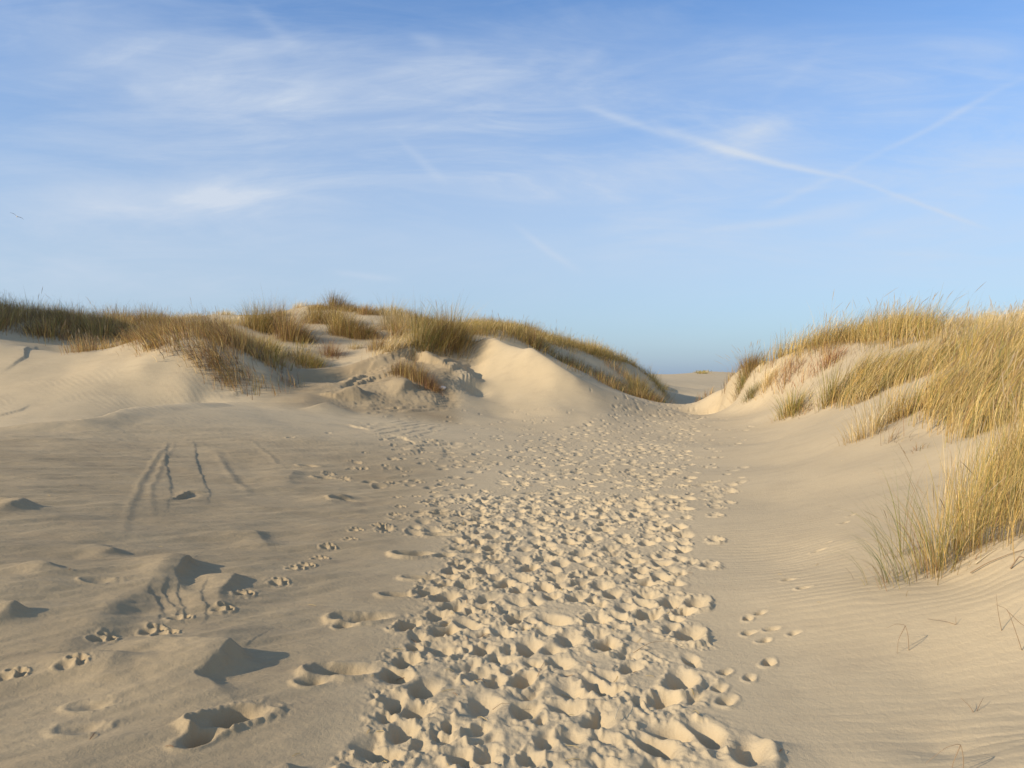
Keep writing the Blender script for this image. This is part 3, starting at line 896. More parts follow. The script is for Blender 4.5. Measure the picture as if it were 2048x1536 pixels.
GRASS = grass_material()
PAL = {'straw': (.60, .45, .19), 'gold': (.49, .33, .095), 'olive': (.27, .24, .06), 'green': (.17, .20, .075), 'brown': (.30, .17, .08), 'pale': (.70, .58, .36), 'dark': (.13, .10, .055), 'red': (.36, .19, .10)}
MIX = {  # weights of blade colours
    'golden': dict(straw=.32, gold=.38, olive=.20, green=.03, brown=.07),
    'olive': dict(straw=.18, gold=.25, olive=.38, green=.12, brown=.07),
    'brown': dict(straw=.12, gold=.28, olive=.08, brown=.38, dark=.14),
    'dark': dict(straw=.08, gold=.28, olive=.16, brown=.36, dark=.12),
    'pale': dict(pale=.38, straw=.36, gold=.18, olive=.08),
    'green': dict(straw=.15, olive=.35, green=.42, brown=.08),
    'russet': dict(red=.45, brown=.30, gold=.15, straw=.10),
}
gr = np.random.default_rng(99)


def blade_mesh(P, H, az, lean, wid, colr, seg=4, flop=0.0, base_dark=0.75):
    """P (n,3) base points, H lengths, az heading (from +X, ccw), lean 0..1.3; each blade an arching ribbon"""
    n = len(P)
    s = np.linspace(0, 1, seg + 1)
    a = np.minimum(lean, 1.6)[:, None]
    th = a * (0.18 + 1.55 * s[None] ** 1.15) * 0.75          # angle from vertical along the blade
    ds = 1.0 / seg
    mid = (th[:, 1:] + th[:, :-1]) / 2
    hor = np.concatenate([np.zeros((n, 1)), np.cumsum(np.sin(mid), 1) * ds], 1) * H[:, None]
    ver = np.concatenate([np.zeros((n, 1)), np.cumsum(np.cos(mid), 1) * ds], 1) * H[:, None]
    cx = P[:, 0:1] + hor * np.cos(az)[:, None]
    cyy = P[:, 1:2] + hor * np.sin(az)[:, None]
    czz = P[:, 2:3] + ver
    fa = az + math.pi / 2 + gr.normal(0, 0.6, n)
    w = wid[:, None] * (1 - s[None] ** 1.6 * 0.88) * 0.5
    sx, sy = np.cos(fa)[:, None] * w, np.sin(fa)[:, None] * w
    V = np.empty((n, seg + 1, 2, 3), np.float32)
    V[:, :, 0, 0], V[:, :, 0, 1], V[:, :, 0, 2] = cx - sx, cyy - sy, czz
    V[:, :, 1, 0], V[:, :, 1, 1], V[:, :, 1, 2] = cx + sx, cyy + sy, czz
    i = np.arange(n)[:, None] * (seg + 1) * 2 + np.arange(seg)[None] * 2
    Fq = np.stack([i, i + 1, i + 3, i + 2], -1).reshape(-1, 4)
    f = base_dark + (1 - base_dark) * np.clip(s / 0.5, 0, 1)
    brown = np.array((.30, .185, .09))
    C = colr[:, None, None, :] * np.ones((1, seg + 1, 2, 1))
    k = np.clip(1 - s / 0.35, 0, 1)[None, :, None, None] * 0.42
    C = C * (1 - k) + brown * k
    return V.reshape(-1, 3), Fq, C.reshape(-1, 3).astype(np.float32)


def seed_mesh(P, H, az, lean, wid):
    """flowering stalks: thin stem with a spindle-shaped head, a crossed pair of ribbons"""
    n = len(P)
    prof = np.array([0.22, 0.18, 0.16, 0.9, 1.0, 0.15])
    s = np.array([0, .4, .76, .84, .92, 1.0])
    a = lean[:, None]
    hor = a * H[:, None] * s[None] ** 1.8 * 0.6
    ver = H[:, None] * s[None] * (1 - 0.12 * a * s[None])
    Vs, Fs, Cs, off = [], [], [], 0
    stalk, head = np.array((.50, .37, .18)), np.array((.50, .40, .25))
    for rot in (0, math.pi / 2):
        fa = az + math.pi / 2 + rot
        w = wid[:, None] * prof[None] * 0.5
        cx, cyy, czz = P[:, 0:1] + hor * np.cos(az)[:, None], P[:, 1:2] + hor * np.sin(az)[:, None], P[:, 2:3] + ver
        sx, sy = np.cos(fa)[:, None] * w, np.sin(fa)[:, None] * w
        V = np.empty((n, 6, 2, 3), np.float32)
        V[:, :, 0, 0], V[:, :, 0, 1], V[:, :, 0, 2] = cx - sx, cyy - sy, czz
        V[:, :, 1, 0], V[:, :, 1, 1], V[:, :, 1, 2] = cx + sx, cyy + sy, czz
        i = np.arange(n)[:, None] * 12 + np.arange(5)[None] * 2
        Fs.append(np.stack([i, i + 1, i + 3, i + 2], -1).reshape(-1, 4) + off)
        Vs.append(V.reshape(-1, 3))
        t = (s > 0.78)[None, :, None, None]
        jit = (0.8 + 0.4 * gr.random((n, 1, 1, 1)))
        Cs.append((np.where(t, head, stalk) * jit * np.ones((n, 6, 2, 1))).reshape(-1, 3))
        off += n * 12
    return np.concatenate(Vs), np.concatenate(Fs), np.concatenate(Cs).astype(np.float32)


def pick_cols(n, mix, jitter=0.22):
    ks = list(MIX[mix])
    w = np.array([MIX[mix][k] for k in ks])
    c = np.array([PAL[k] for k in ks])[gr.choice(len(ks), n, p=w / w.sum())]
    return c * (1 + gr.normal(0, jitter, (n, 1))).clip(0.45, 1.6)


def in_poly(px, py, poly):
    inside = np.zeros(px.shape, bool)
    n = len(poly)
    for i in range(n):
        x0, y0 = poly[i]
        x1, y1 = poly[(i + 1) % n]
        c = ((y0 > py) != (y1 > py)) & (px < (x1 - x0) * (py - y0) / (y1 - y0 + 1e-9) + x0)
        inside ^= c
    return inside


WIND = 0.15       # grass leans with the wind, to the right and a little away


def grow(centres, per, spread, H, mix, wid, lean=0.55, wind=WIND, outward=0.35, hj=0.25):
    """blades for clump centres; returns base points and parameters"""
    n = len(centres) * per
    ci = np.repeat(np.arange(len(centres)), per)
    off = gr.normal(0, 1, (n, 2)) * spread
    P = centres[ci] + off
    z = hgt(P[:, 0], P[:, 1]) - 0.015
    ch = (1 + gr.normal(0, 0.24, len(centres))).clip(0.5, 1.55)[ci]
    HH = H * ch * (1 + gr.normal(0, hj, n)).clip(0.35, 1.7)
    cl = (gr.normal(0, 0.12, len(centres)))[ci]
    wx, wy = np.cos(wind + cl) * lean, np.sin(wind + cl) * lean
    vx = wx + off[:, 0] / spread * outward * 0.6 + gr.normal(0, 0.22, n)
    vy = wy + off[:, 1] / spread * outward * 0.6 + gr.normal(0, 0.22, n)
    br = gr.random(n) < 0.10                 # bent and flattened blades
    ra = gr.random(n) * 2 * math.pi
    vx, vy = np.where(br, np.cos(ra) * 1.25 + wx, vx), np.where(br, np.sin(ra) * 1.25 + wy, vy)
    az, ln = np.arctan2(vy, vx), np.hypot(vx, vy)
    cj = (gr.normal(0, 0.13, len(centres)))[ci][:, None]
    C = pick_cols(n, mix) * (1 + cj)
    return np.column_stack([P, z]), HH, az, ln, wid * (0.7 + 0.6 * gr.random(n)), C


def patch(poly, d0, d1, dens, per, spread, H, mix, wid, label, group=None, lean=0.55, wind=WIND, seeds=0.0, thresh=None, outward=0.35, name="marram_grass", seg=4):
    xs = [p[0] for p in poly]
    x0, x1 = (min(xs) - 1024) / FPX, (max(xs) - 1024) / FPX
    A = (x1 - x0) * (d1 * d1 - d0 * d0) / 2
    n = int(A * dens)
    D = np.sqrt(gr.random(n) * (d1 * d1 - d0 * d0) + d0 * d0)
    t = x0 + (x1 - x0) * gr.random(n)
    X = t * D
    z = hgt(X, D)
    keep = in_poly(1024 + t * FPX, HPY - (z - EYE) * FPX / D, poly)
    if thresh is not None:
        keep &= fbm(X / 1.1, D / 1.1, 2, int(x0 * 50) + 77) > thresh
    c = np.column_stack([X, D])[keep]
    if len(c) == 0:
        print("EMPTY PATCH", label)
        return
    P, HH, az, ln, wd, C = grow(c, per, spread, H, mix, wid, lean, wind, outward)
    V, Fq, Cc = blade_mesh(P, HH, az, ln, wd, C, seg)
    if seeds > 0:
        k = gr.random(len(P)) < seeds
        V2, F2, C2 = seed_mesh(P[k], HH[k] * 1.18, az[k], ln[k] * 0.7, wd[k] * 1.5)
        Fq = np.concatenate([Fq, F2 + len(V)])
        V = np.concatenate([V, V2])
        Cc = np.concatenate([Cc, C2])
    print("patch", label[:50], "clumps", len(c), "blades", len(P))
    o = mesh_np(name, V, Fq, GRASS, Cc)
    tag(o, label, "dune grass", group, "stuff")
    return o


def tussock(px, py, D, R, H, n, mix, wid, label, group, lean=0.5, wind=WIND, outward=0.8, seeds=6, name="marram_tussock", cat="grass tussock"):
    if D > 22:
        n, wid, H = int(n * 2.7), wid * 0.60, H * (0.78 if D > 42 else 1.12 if D > 30 else .95)
    x, y = wpt(px, py, D)
    zc_ = float(hgt(x, y))
    c = np.array([[x, y]])
    P, HH, az, ln, wd, C = grow(c, n, R * 0.42, H, mix, wid, lean, wind, outward)
    root = np.array([x, y, zc_])
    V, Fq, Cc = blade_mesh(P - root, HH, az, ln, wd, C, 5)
    o = mesh_np(name, V, Fq, GRASS, Cc)
    o.location = root
    tag(o, label, cat, group)
    nd = max(8, n // 5)                       # withered leaves lying round the foot
    P, HH, az, ln, wd, C = grow(c, nd, R * 0.5, H * 0.45, 'brown', wid, 0.2, wind, 1.6)
    V, Fq, Cc = blade_mesh(P - root, HH, az, ln + 0.7, wd, C, 4)
    mesh_np("dead_leaves", V, Fq, GRASS, Cc, parent=o)
    if seeds and D < 32:
        P, HH, az, ln, wd, C = grow(c, seeds, R * 0.35, H * 1.22, mix, wid, lean * .6, wind, outward, hj=0.12)
        for k in range(seeds):
            V, Fq, Cc = seed_mesh(P[k:k + 1] - root, HH[k:k + 1], az[k:k + 1], ln[k:k + 1], wd[k:k + 1] * 1.8)
            mesh_np("seed_head", V, Fq, GRASS, Cc, parent=o)
    return o


GM = "dense marram grass mats"
# right-hand dune
patch([(1955, 1085), (1995, 1094), (2060, 1085), (2500, 1200), (2500, 890), (2048, 925), (1980, 955), (1940, 995), (1940, 1040)], 4.4, 9.5, 28, 66, .13, .68, 'golden', .0036,
      "thick golden marram grass on the near slope where the right dune meets the frame edge", GM, seeds=.04, lean=.72, wind=0.35)
patch([(1832, 852), (1860, 866), (1905, 874), (1960, 868), (2060, 840), (2500, 800), (2500, 690), (2048, 742), (1950, 762), (1880, 778), (1850, 815)], 8.0, 14, 13, 64, .15, .72, 'golden', .0072,
      "broad golden mat of windblown marram across the middle of the right dune", GM, seeds=.02, lean=1.15, wind=0.25)
patch([(1636, 808), (1720, 806), (1790, 775), (1850, 755), (2048, 722), (2500, 690), (2500, 660), (2048, 690), (1900, 708), (1750, 742), (1650, 768)], 11.5, 20, 10, 60, .17, .72, 'golden', .0095,
      "slanting band of olive and gold marram above the bare sand strip on the right dune", GM, seeds=.02, lean=1.15, wind=0.25)
patch([(1560, 745), (1640, 712), (1700, 704), (1780, 700), (1860, 692), (1870, 668), (1800, 660), (1700, 672), (1620, 682), (1555, 712)], 18, 28, 3.0, 150, .30, .74, 'golden', .010,
      "golden marram crowning the crest of the right dune against the sky", GM, seeds=.03, lean=.7, outward=.6)
patch([(1875, 692), (1925, 672), (2048, 662), (2500, 640), (2500, 600), (2048, 632), (1925, 645), (1890, 660)], 16, 24, 5, 56, .20, .36, 'pale', .009,
      "pale straw marram on the farthest crest of the right dune behind bare sand", GM, seeds=.06, lean=.45)
patch([(1540, 768), (1590, 762), (1640, 742), (1690, 712), (1680, 700), (1620, 716), (1560, 745)], 21, 28, 12, 46, .22, .36, 'russet', .012,
      "low russet brown scrub on the shoulder of the right dune", None, lean=.3, outward=.9, name="dune_scrub")
patch([(1402, 812), (1440, 782), (1480, 752), (1535, 735), (1560, 722), (1545, 712), (1480, 738), (1425, 780)], 25, 33, 5, 30, .20, .34, 'brown', .014,
      "low thin brownish grass fringing the left edge of the right dune", GM, lean=.2)
# left-hand ridge and knoll
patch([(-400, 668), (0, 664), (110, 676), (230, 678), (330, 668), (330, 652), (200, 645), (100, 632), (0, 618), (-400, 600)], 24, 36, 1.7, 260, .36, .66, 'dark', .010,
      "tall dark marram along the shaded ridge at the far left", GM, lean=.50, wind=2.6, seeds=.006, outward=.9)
patch([(40, 660), (90, 690), (150, 706), (215, 708), (205, 690), (130, 668)], 22, 29, 1.8, 150, .28, .42, 'brown', .010,
      "brown tongue of marram running down below the far left ridge", GM, lean=.45, wind=2.8, seeds=.02)
patch([(230, 690), (290, 684), (335, 677), (400, 682), (470, 745), (545, 752), (552, 735), (500, 695), (450, 662), (360, 650), (290, 655), (245, 680)], 22.5, 29.5, 3.6, 230, .34, .50, 'brown', .0085,
      "tousled gold and brown marram capping the sandy knoll on the left", GM, lean=.60, wind=3.0, seeds=.01, outward=.7)
patch([(280, 700), (300, 688), (370, 688), (440, 712), (510, 770), (470, 778), (400, 735), (350, 712)], 20.5, 25, 9, 36, .2, .55, 'brown', .014,
      "brown trailing marram spilling over the sunlit front of the left knoll", GM, lean=1.1, wind=3.2)
patch([(420, 750), (520, 730), (590, 765), (570, 792), (450, 790)], 20, 25, 2.2, 20, .2, .35, 'brown', .013,
      "sparse dead marram on the shaded right face of the left knoll", GM, lean=.4, wind=3.0)
patch([(300, 655), (470, 650), (560, 665), (600, 655), (480, 628), (400, 632), (300, 645)], 29, 46, 0.8, 110, .34, .28, 'pale', .013,
      "pale grass covering the low ridge behind the left knoll", GM, lean=.4, seeds=.03)
patch([(560, 735), (600, 718), (640, 700), (600, 690), (520, 705), (500, 720)], 24, 33, 2.2, 34, .25, .45, 'olive', .018,
      "short olive grass in the dip between the left knoll and the rear hill", GM, lean=.4, seeds=.02)
# middle
patch([(762, 712), (800, 702), (870, 688), (905, 676), (895, 655), (850, 655), (800, 675), (765, 698)], 26.5, 31.5, 8, 80, .24, .46, 'pale', .010,
      "bright straw marram streaming down behind the lit rim of the central dune", GM, lean=.9, wind=0.5, seeds=.10)
patch([(935, 675), (1020, 670), (1060, 690), (1100, 702), (1160, 708), (1230, 725), (1290, 745), (1312, 775), (1330, 795), (1300, 730), (1210, 700), (1100, 680), (1040, 655), (940, 655)], 31.5, 47, 1.9, 210, .36, .44, 'golden', .011,
      "golden marram along the crest of the dune left of the gap", GM, lean=.45, seeds=.02, outward=.8)
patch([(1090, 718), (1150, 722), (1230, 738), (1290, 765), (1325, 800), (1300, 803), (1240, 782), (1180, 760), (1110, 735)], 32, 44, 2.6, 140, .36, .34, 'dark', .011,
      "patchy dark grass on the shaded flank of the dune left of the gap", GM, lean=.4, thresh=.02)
patch([(1385, 752), (1425, 750), (1415, 741), (1390, 741)], 108, 124, 0.8, 24, .35, .26, 'olive', .04,
      "tiny olive fringe on the distant dune beyond the gap", GM, lean=.3)

GT = "marram tussocks on the rear hill"
T = tussock
hill = [  # px, py, D, R, H, n, mix, label
    (640, 618, 45, .75, .80, 220, 'brown', "russet rounded tussock at the left end of the rear hill's skyline"),
    (672, 619, 45, .7, .80, 200, 'dark', "dark tussock second from the left on the rear hill's skyline"),
    (700, 622, 45, .8, .78, 220, 'dark', "dark wide tussock near the middle of the rear hill's highest row"),
    (735, 628, 45, .7, .70, 200, 'brown', "brown tussock just right of the dark skyline row on the rear hill"),
    (765, 630, 45, .6, .55, 150, 'golden', "small straw tussock on the rear hill where its skyline begins to fall"),
    (792, 632, 45, .7, .72, 200, 'golden', "golden dome-shaped tussock on the falling skyline of the rear hill"),
    (822, 640, 44, .7, .65, 200, 'brown', "brown tussock right of the golden dome on the rear hill's skyline"),
    (850, 645, 44, .7, .60, 180, 'dark', "dark low tussock on the rear hill above the bright straw mat"),
    (882, 652, 43, .7, .55, 180, 'dark', "dark low tussock at the right end of the rear hill's skyline"),
    (632, 645, 39, .7, .80, 220, 'golden', "bushy olive gold tussock on bare sand, leftmost below the rear skyline"),
    (665, 648, 38, .6, .70, 180, 'brown', "shaded brown tussock wedged beside the olive gold one under the rear skyline"),
    (680, 668, 36, .6, 1.05, 260, 'golden', "tallest straw tussock of the rear hill, orange at its foot"),
    (706, 674, 35, .6, .75, 200, 'brown', "grey brown tussock right beside the tall straw one"),
    (735, 676, 35, .7, .80, 220, 'brown', "wide brown tussock with straw tips in the middle of the rear hill slope"),
    (788, 660, 38, .8, .80, 240, 'pale', "pale cream tussock high in the middle of the rear hill slope"),
    (820, 664, 37, .8, .80, 240, 'pale', "pale tussock with a shaded foot right of the cream one on the rear hill"),
    (800, 676, 35.5, .6, .70, 180, 'brown', "brown tussock below the two pale ones, beside the bright straw mat"),
    (850, 668, 37, .6, .65, 180, 'dark', "dark shaded tussock tucked behind the bright straw mat"),
    (757, 698, 32, .5, .50, 120, 'brown', "small brown tussock at the upper left end of the bright straw mat"),
    (712, 697, 33, .45, .40, 60, 'pale', "wispy pale tuft below the wide brown tussock, on the shaded slope"),
    (518, 660, 35, .8, .85, 260, 'golden', "broad golden tussock with a dark foot, left of the rear hill's bare summit"),
    (550, 662, 34, .8, .85, 260, 'brown', "brown tussock joined to the broad golden one left of the bare summit"),
    (582, 680, 32, .8, .95, 280, 'brown', "large shaded brown tussock standing lowest left of the bare summit"),
    (604, 682, 32, .6, .85, 220, 'dark', "near black narrow tussock at the right of the large shaded brown one"),
    (520, 700, 28, .7, .60, 200, 'golden', "gold tussock on pale sand just right of the left knoll"),
    (545, 712, 28, .6, .50, 140, 'olive', "olive tuft on pale sand between the left knoll and the shaded hollow"),
    (610, 726, 27, .7, .50, 180, 'golden', "low yellowish tussock leaning down into the shaded hollow"),
    (632, 734, 26.5, .5, .40, 110, 'olive', "small olive tuft at the lip of the lit rim, right of the yellowish one"),
    (662, 712, 30, .5, .55, 110, 'russet', "spiky russet tuft alone on the shaded slope of the hollow"),
    (560, 632, 43, .5, .40, 90, 'pale', "thin pale tuft on the skyline left of the bare summit"),
    (600, 613, 46, .6, .38, 80, 'pale', "sparse pale tuft on the bare sandy summit of the rear hill"),
]
for (px, py, D, R, H, n, mix, lb) in hill:
    T(px, py, D, R, H, n, mix, .019 if D > 34 else .016, lb, GT, lean=.35, outward=.9, seeds=8)
GC = "marram tussocks around the central dune"
T(892, 688, 30, .8, 1.0, 300, 'brown', .015, "big orange brown tussock with a hollow shaded side on the central dune crest", GC, lean=.4, outward=1.0)
T(915, 684, 30.5, .8, .95, 280, 'golden', .015, "golden tussock right beside the big orange brown one on the central crest", GC, lean=.4, outward=1.0)
T(850, 690, 29.5, .8, .95, 260, 'olive', .014, "green gold tussock just left of the big orange brown one", GC, lean=.5, outward=.8)
for px, py, D, R, H, n, mix, lb in ((797, 746, 25.2, .35, .42, 110, 'brown', "orange brown tuft highest in the short row across the eroded face"),
                               (818, 752, 25, .4, .48, 130, 'brown', "second orange brown tuft from the top of the row across the eroded face"),
                               (838, 762, 24.6, .4, .50, 130, 'brown', "tallest middle tuft of the orange row across the eroded face"),
                               (856, 772, 24.3, .35, .42, 110, 'russet', "dark russet tuft second from the bottom of the row across the eroded face"),
                               (872, 782, 24.1, .3, .35, 90, 'russet', "small russet tuft lowest in the row across the eroded face")):
    T(px, py, D, R, H, n, mix, .013, lb, GC, lean=.25, outward=.5, seeds=3)
T(1275, 802, 35.2, .7, .80, 220, 'golden', .017, "spiky golden tussock at the foot of the shaded dune beside the gap", GC, lean=.15, outward=1.2)
T(1312, 806, 35.8, .7, .60, 200, 'brown', .017, "lower brown gold tussock right at the lip of the gap", GC, lean=.3, outward=1.3)
T(1070, 695, 34.5, .4, .6, 90, 'dark', .017, "small dark tuft in the skyline notch between the two golden crests", GC, lean=.3)
GRD = "separate marram tussocks on the right dune"
T(1502, 738, 27.6, .65, .72, 240, 'dark', .013, "dark spiky tussock on the skyline at the left shoulder of the right dune", GRD, lean=.15, outward=1.1, seeds=24)
T(1482, 778, 27.2, .3, .40, 70, 'green', .012, "small green tuft on bare sand, upper left of the pair under the dark skyline tussock", GRD, lean=-.1, outward=.8, seeds=0)
T(1502, 792, 26.6, .35, .45, 100, 'green', .012, "small green brown tuft, lower right of the pair under the dark skyline tussock", GRD, lean=-.1, outward=.9, seeds=0)
T(1535, 768, 25.5, .4, .42, 110, 'pale', .012, "pale feathery tuft at the left end of the russet scrub", GRD, lean=.1, outward=1.1)
T(1585, 827, 21, .42, .62, 300, 'olive', .010, "rounded olive tussock standing alone at the foot of the right dune", GRD, lean=.1, outward=.8, seeds=10)
T(1612, 822, 20.4, .3, .25, 60, 'brown', .010, "flattened brown wisps beside the lone olive tussock", GRD, lean=.8, outward=1.3, seeds=0)
T(1662, 806, 18.8, .35, .75, 200, 'olive', .009, "upright green gold tussock at the left end of the slanting band", GRD, lean=.15, outward=.5, seeds=10)
T(1712, 880, 12.2, .3, .36, 70, 'pale', .006, "thin straw tuft furthest down the sand, tip of the sparse tongue", GRD, lean=.1, outward=1.0, seeds=2)
T(1738, 872, 12.4, .3, .52, 110, 'pale', .006, "straw tuft with a brown foot, second from the tip of the sparse tongue", GRD, lean=.1, outward=.8, seeds=4)
T(1768, 850, 13, .3, .60, 130, 'pale', .006, "taller straw tuft in the middle of the sparse tongue", GRD, lean=.2, outward=.6, seeds=5)
T(1800, 835, 13.4, .35, .60, 150, 'golden', .007, "golden tuft where the sparse tongue joins the broad mat", GRD, lean=.4, outward=.6, seeds=5)
T(1825, 824, 13.4, .35, .62, 160, 'golden', .007, "olive gold tuft at the upper end of the sparse tongue", GRD, lean=.5, outward=.6, seeds=4)
T(1785, 882, 11.8, .25, .28, 34, 'brown', .006, "flattened brown wisps on bare sand below the sparse tongue", GRD, lean=1.0, outward=1.1, seeds=0)
T(1840, 900, 10.8, .18, .26, 14, 'brown', .006, "few bent stalks on bare sand under the broad golden mat", GRD, lean=.3, outward=1.3, seeds=0)
T(1868, 1142, 5.35, .22, .50, 130, 'olive', .0036, "green and brown tussock with long loose blades nearest the camera", GRD, lean=-.25, outward=1.25, seeds=4)
T(1905, 1112, 5.6, .26, .44, 110, 'olive', .0036, "ragged green and straw tussock between the nearest one and the golden slope", GRD, lean=.0, outward=.9, seeds=4)
T(1795, 1112, 5.9, .14, .42, 26, 'green', .0034, "thin upright green tuft left of the nearest tussock", GRD, lean=-.35, outward=.7, seeds=3)
T(1785, 1165, 5.3, .22, .40, 60, 'green', .0034, "low green blades arching left over the sand below the nearest tussock", GRD, lean=-1.1, outward=.7, seeds=0)
T(1940, 1095, 5.75, .24, .56, 130, 'golden', .0038, "straw and green tussock at the left corner of the near golden slope", GRD, lean=.15, outward=.7, seeds=5)

# ------------------------------------------------------------------ loose stalks on the sand
def plain(name, rgb, rough=0.8, var=0.3, scale=60):
    m = bpy.data.materials.new(name)
    m.use_nodes = True
    Tn = m.node_tree
    b = Tn.nodes['Principled BSDF']
    b.inputs['Roughness'].default_value = rough
    n = N(Tn, 'ShaderNodeTexNoise')
    n.inputs['Scale'].default_value = scale
    c = mixc(Tn, n.outputs['Fac'], rgb, tuple(v * (1 - var) for v in rgb))
    Tn.links.new(c, b.inputs['Base Color'])
    return m


STALK = plain("dry_stalk", (.30, .21, .12))
STALK_P = plain("pale_stalk", (.62, .52, .33))


def tube(name, chains, mat, parent=None, ns=5):
    """chains: list of (points, radii); each a closed tapering tube, all in one mesh"""
    V, Fs = [], []
    for pts, rad in chains:
        base = len(V)
        for i, p in enumerate(pts):
            a = Vector(pts[max(i - 1, 0)])
            b = Vector(pts[min(i + 1, len(pts) - 1)])
            t = (b - a).normalized()
            u = t.cross(Vector((0.3, 0.2, 1))).normalized()
            v = t.cross(u)
            for k in range(ns):
                an = 2 * math.pi * k / ns
                V.append(Vector(p) + (u * math.cos(an) + v * math.sin(an)) * rad[i])
        for i in range(len(pts) - 1):
            for k in range(ns):
                k2 = (k + 1) % ns
                Fs.append((base + i * ns + k, base + i * ns + k2, base + (i + 1) * ns + k2, base + (i + 1) * ns + k))
        Fs.append(tuple(base + k for k in range(ns))[::-1])
        Fs.append(tuple(base + (len(pts) - 1) * ns + k for k in range(ns)))
    me = bpy.data.meshes.new(name)
    me.from_pydata([tuple(v) for v in V], [], Fs)
    for p in me.polygons:
        p.use_smooth = True
    me.materials.append(mat)
    o = bpy.data.objects.new(name, me)
    col.objects.link(o)
    if parent:
        o.parent = parent
    return o


def stalk(px, py, label, branches, mat=STALK, r=0.0022, name="dry_stalk"):
    """branches: lists of (dx, dy, dz) in metres from the foot"""
    x, y = wpt(px, py)
    z = float(hgt(x, y))
    ch = []
    for br in branches:
        pts = []
        for (a, b, c) in br:
            zz = float(hgt(x + a, y + b)) - z
            pts.append((a, b, zz + c))
        fine = []
        for p, q_ in zip(pts[:-1], pts[1:]):
            for k in range(4):
                t = k / 4
                fine.append(tuple(p[i] * (1 - t) + q_[i] * t for i in range(3)))
        fine.append(pts[-1])
        sm = [fine[0]] + [tuple((fine[i - 1][k] + 2 * fine[i][k] + fine[i + 1][k]) / 4 for k in range(3)) for i in range(1, len(fine) - 1)] + [fine[-1]]
        n = len(sm)
        ch.append((sm, [r * (1 - 0.7 * i / n) for i in range(n)]))
    o = tube(name, ch, mat)
    o.location = (x, y, z)
    tag(o, label, "dry stalk", "loose grass stalks on the sand")


stalk(1818, 1300, "forked grey stalk hooked over on bare sand below the green blades", [[(0, 0, -.01), (0, .01, .08), (-.01, .02, .135), (-.06, .02, .15), (-.12, .01, .14)], [(-.01, .02, .13), (-.06, 0, .07), (-.07, -.01, .0)]])
stalk(2004, 1262, "thin single stalk standing from the sand beside the frame edge", [[(0, 0, -.01), (-.01, .02, .10), (-.02, .02, .20)]])
stalk(2045, 1300, "long bent stalk with two drooping tips at the frame edge", [[(0, 0, -.01), (-.03, .02, .12), (-.06, .03, .22), (-.12, .03, .26)], [(-.06, .03, .21), (-.01, 0, .14), (.04, -.02, .10)]])
stalk(1950, 1424, "short V-shaped stalk poking out of rippled sand", [[(0, 0, -.01), (-.02, .01, .03), (-.05, .03, .065)], [(0, 0, -.01), (.04, .03, .02), (.075, .06, .035)]])
stalk(1925, 1555, "hooked stalk arching left at the bottom edge of the sand", [[(0, 0, -.01), (.01, .01, .07), (.005, .02, .12), (-.05, .02, .12), (-.13, .02, .07)], [(.005, .02, .115), (-.03, .01, .06), (-.05, 0, .0)]])
stalk(1912, 1250, "tiny dark twig with a bud lying below the nearest tussock", [[(0, 0, -.005), (.005, .01, .02), (.01, .02, .04)], [(0, 0, .0), (-.03, .05, .01), (-.09, .14, .01)]])
stalk(1975, 1133, "long pale brown stalk lying on sand at the foot of the golden slope", [[(-.10, .02, .015), (0, 0, .02), (.15, -.05, .012), (.36, -.12, .01)]], r=.004)
stalk(1960, 1125, "bleached white stem lying beside the long pale brown stalk", [[(-.03, 0, .01), (.05, .01, .014), (.12, .015, .01)]], STALK_P, .004)
stalk(2040, 1128, "curled dead leaf lying on sand right of the long pale brown stalk", [[(-.06, 0, .01), (0, .01, .05), (.04, 0, .015), (.06, -.02, .03)]], STALK, .005)
stalk(1235, 1432, "pale straw stem lying across footprints in the trodden path", [[(-.02, -.06, .02), (0, 0, .03), (.03, .08, .03)]], STALK_P, .0025)
stalk(1300, 1300, "thin curved stem arching over the right side of the trodden path", [[(-.10, -.02, .01), (0, 0, .05), (.12, .02, .05), (.20, .05, .01)]], STALK, .002)
stalk(1090, 1343, "short bent twig sticking up between footprints in the middle of the path", [[(-.05, -.02, .0), (-.02, 0, .03), (0, .02, .05), (.015, .01, .02)]], STALK, .002)
stalk(1002, 1418, "tiny straw sliver lying in a shadowed footprint on the path", [[(-.04, 0, .02), (0, .005, .025), (.04, .01, .02)]], STALK, .0018)

def litter():
    r5 = np.random.default_rng(5)
    n = 150
    D = np.exp(r5.uniform(math.log(2.9), math.log(13), n))
    lo, hi = np.interp(D, CD, CL), np.interp(D, CD, CRR)
    x = np.where(r5.random(n) < 0.7, lo + r5.random(n) * (hi - lo), r5.uniform(-.6, .64, n) * D)
    L = r5.uniform(.02, .07, n)
    a = r5.uniform(0, math.pi, n)
    V, Fq, C = [], [], []
    for i in range(n):
        dx, dy = math.cos(a[i]) * L[i] / 2, math.sin(a[i]) * L[i] / 2
        w = 0.0012 + 0.0008 * r5.random()
        wx, wy = -math.sin(a[i]) * w, math.cos(a[i]) * w
        b = len(V)
        for t in (-1, 0, 1):
            X, Y = x[i] + dx * t, D[i] + dy * t
            z = float(hgt(X, Y)) + .004 + (0.004 if t == 0 else 0)
            V += [(X - wx, Y - wy, z), (X + wx, Y + wy, z), (X, Y, z + .002)]
        for q_ in ((0, 3, 5, 2), (3, 6, 8, 5), (2, 5, 4, 1), (5, 8, 7, 4), (1, 4, 3, 0), (4, 7, 6, 3)):
            Fq.append([b + v for v in q_])
        c = PAL['straw'] if r5.random() < .6 else PAL['brown']
        C += [c] * 9
    o = mesh_np("straw_litter", np.array(V), np.array(Fq), GRASS, np.array(C), smooth=False)
    tag(o, "short bits of dry straw scattered over the trodden path", "straw litter", None, "stuff")


litter()

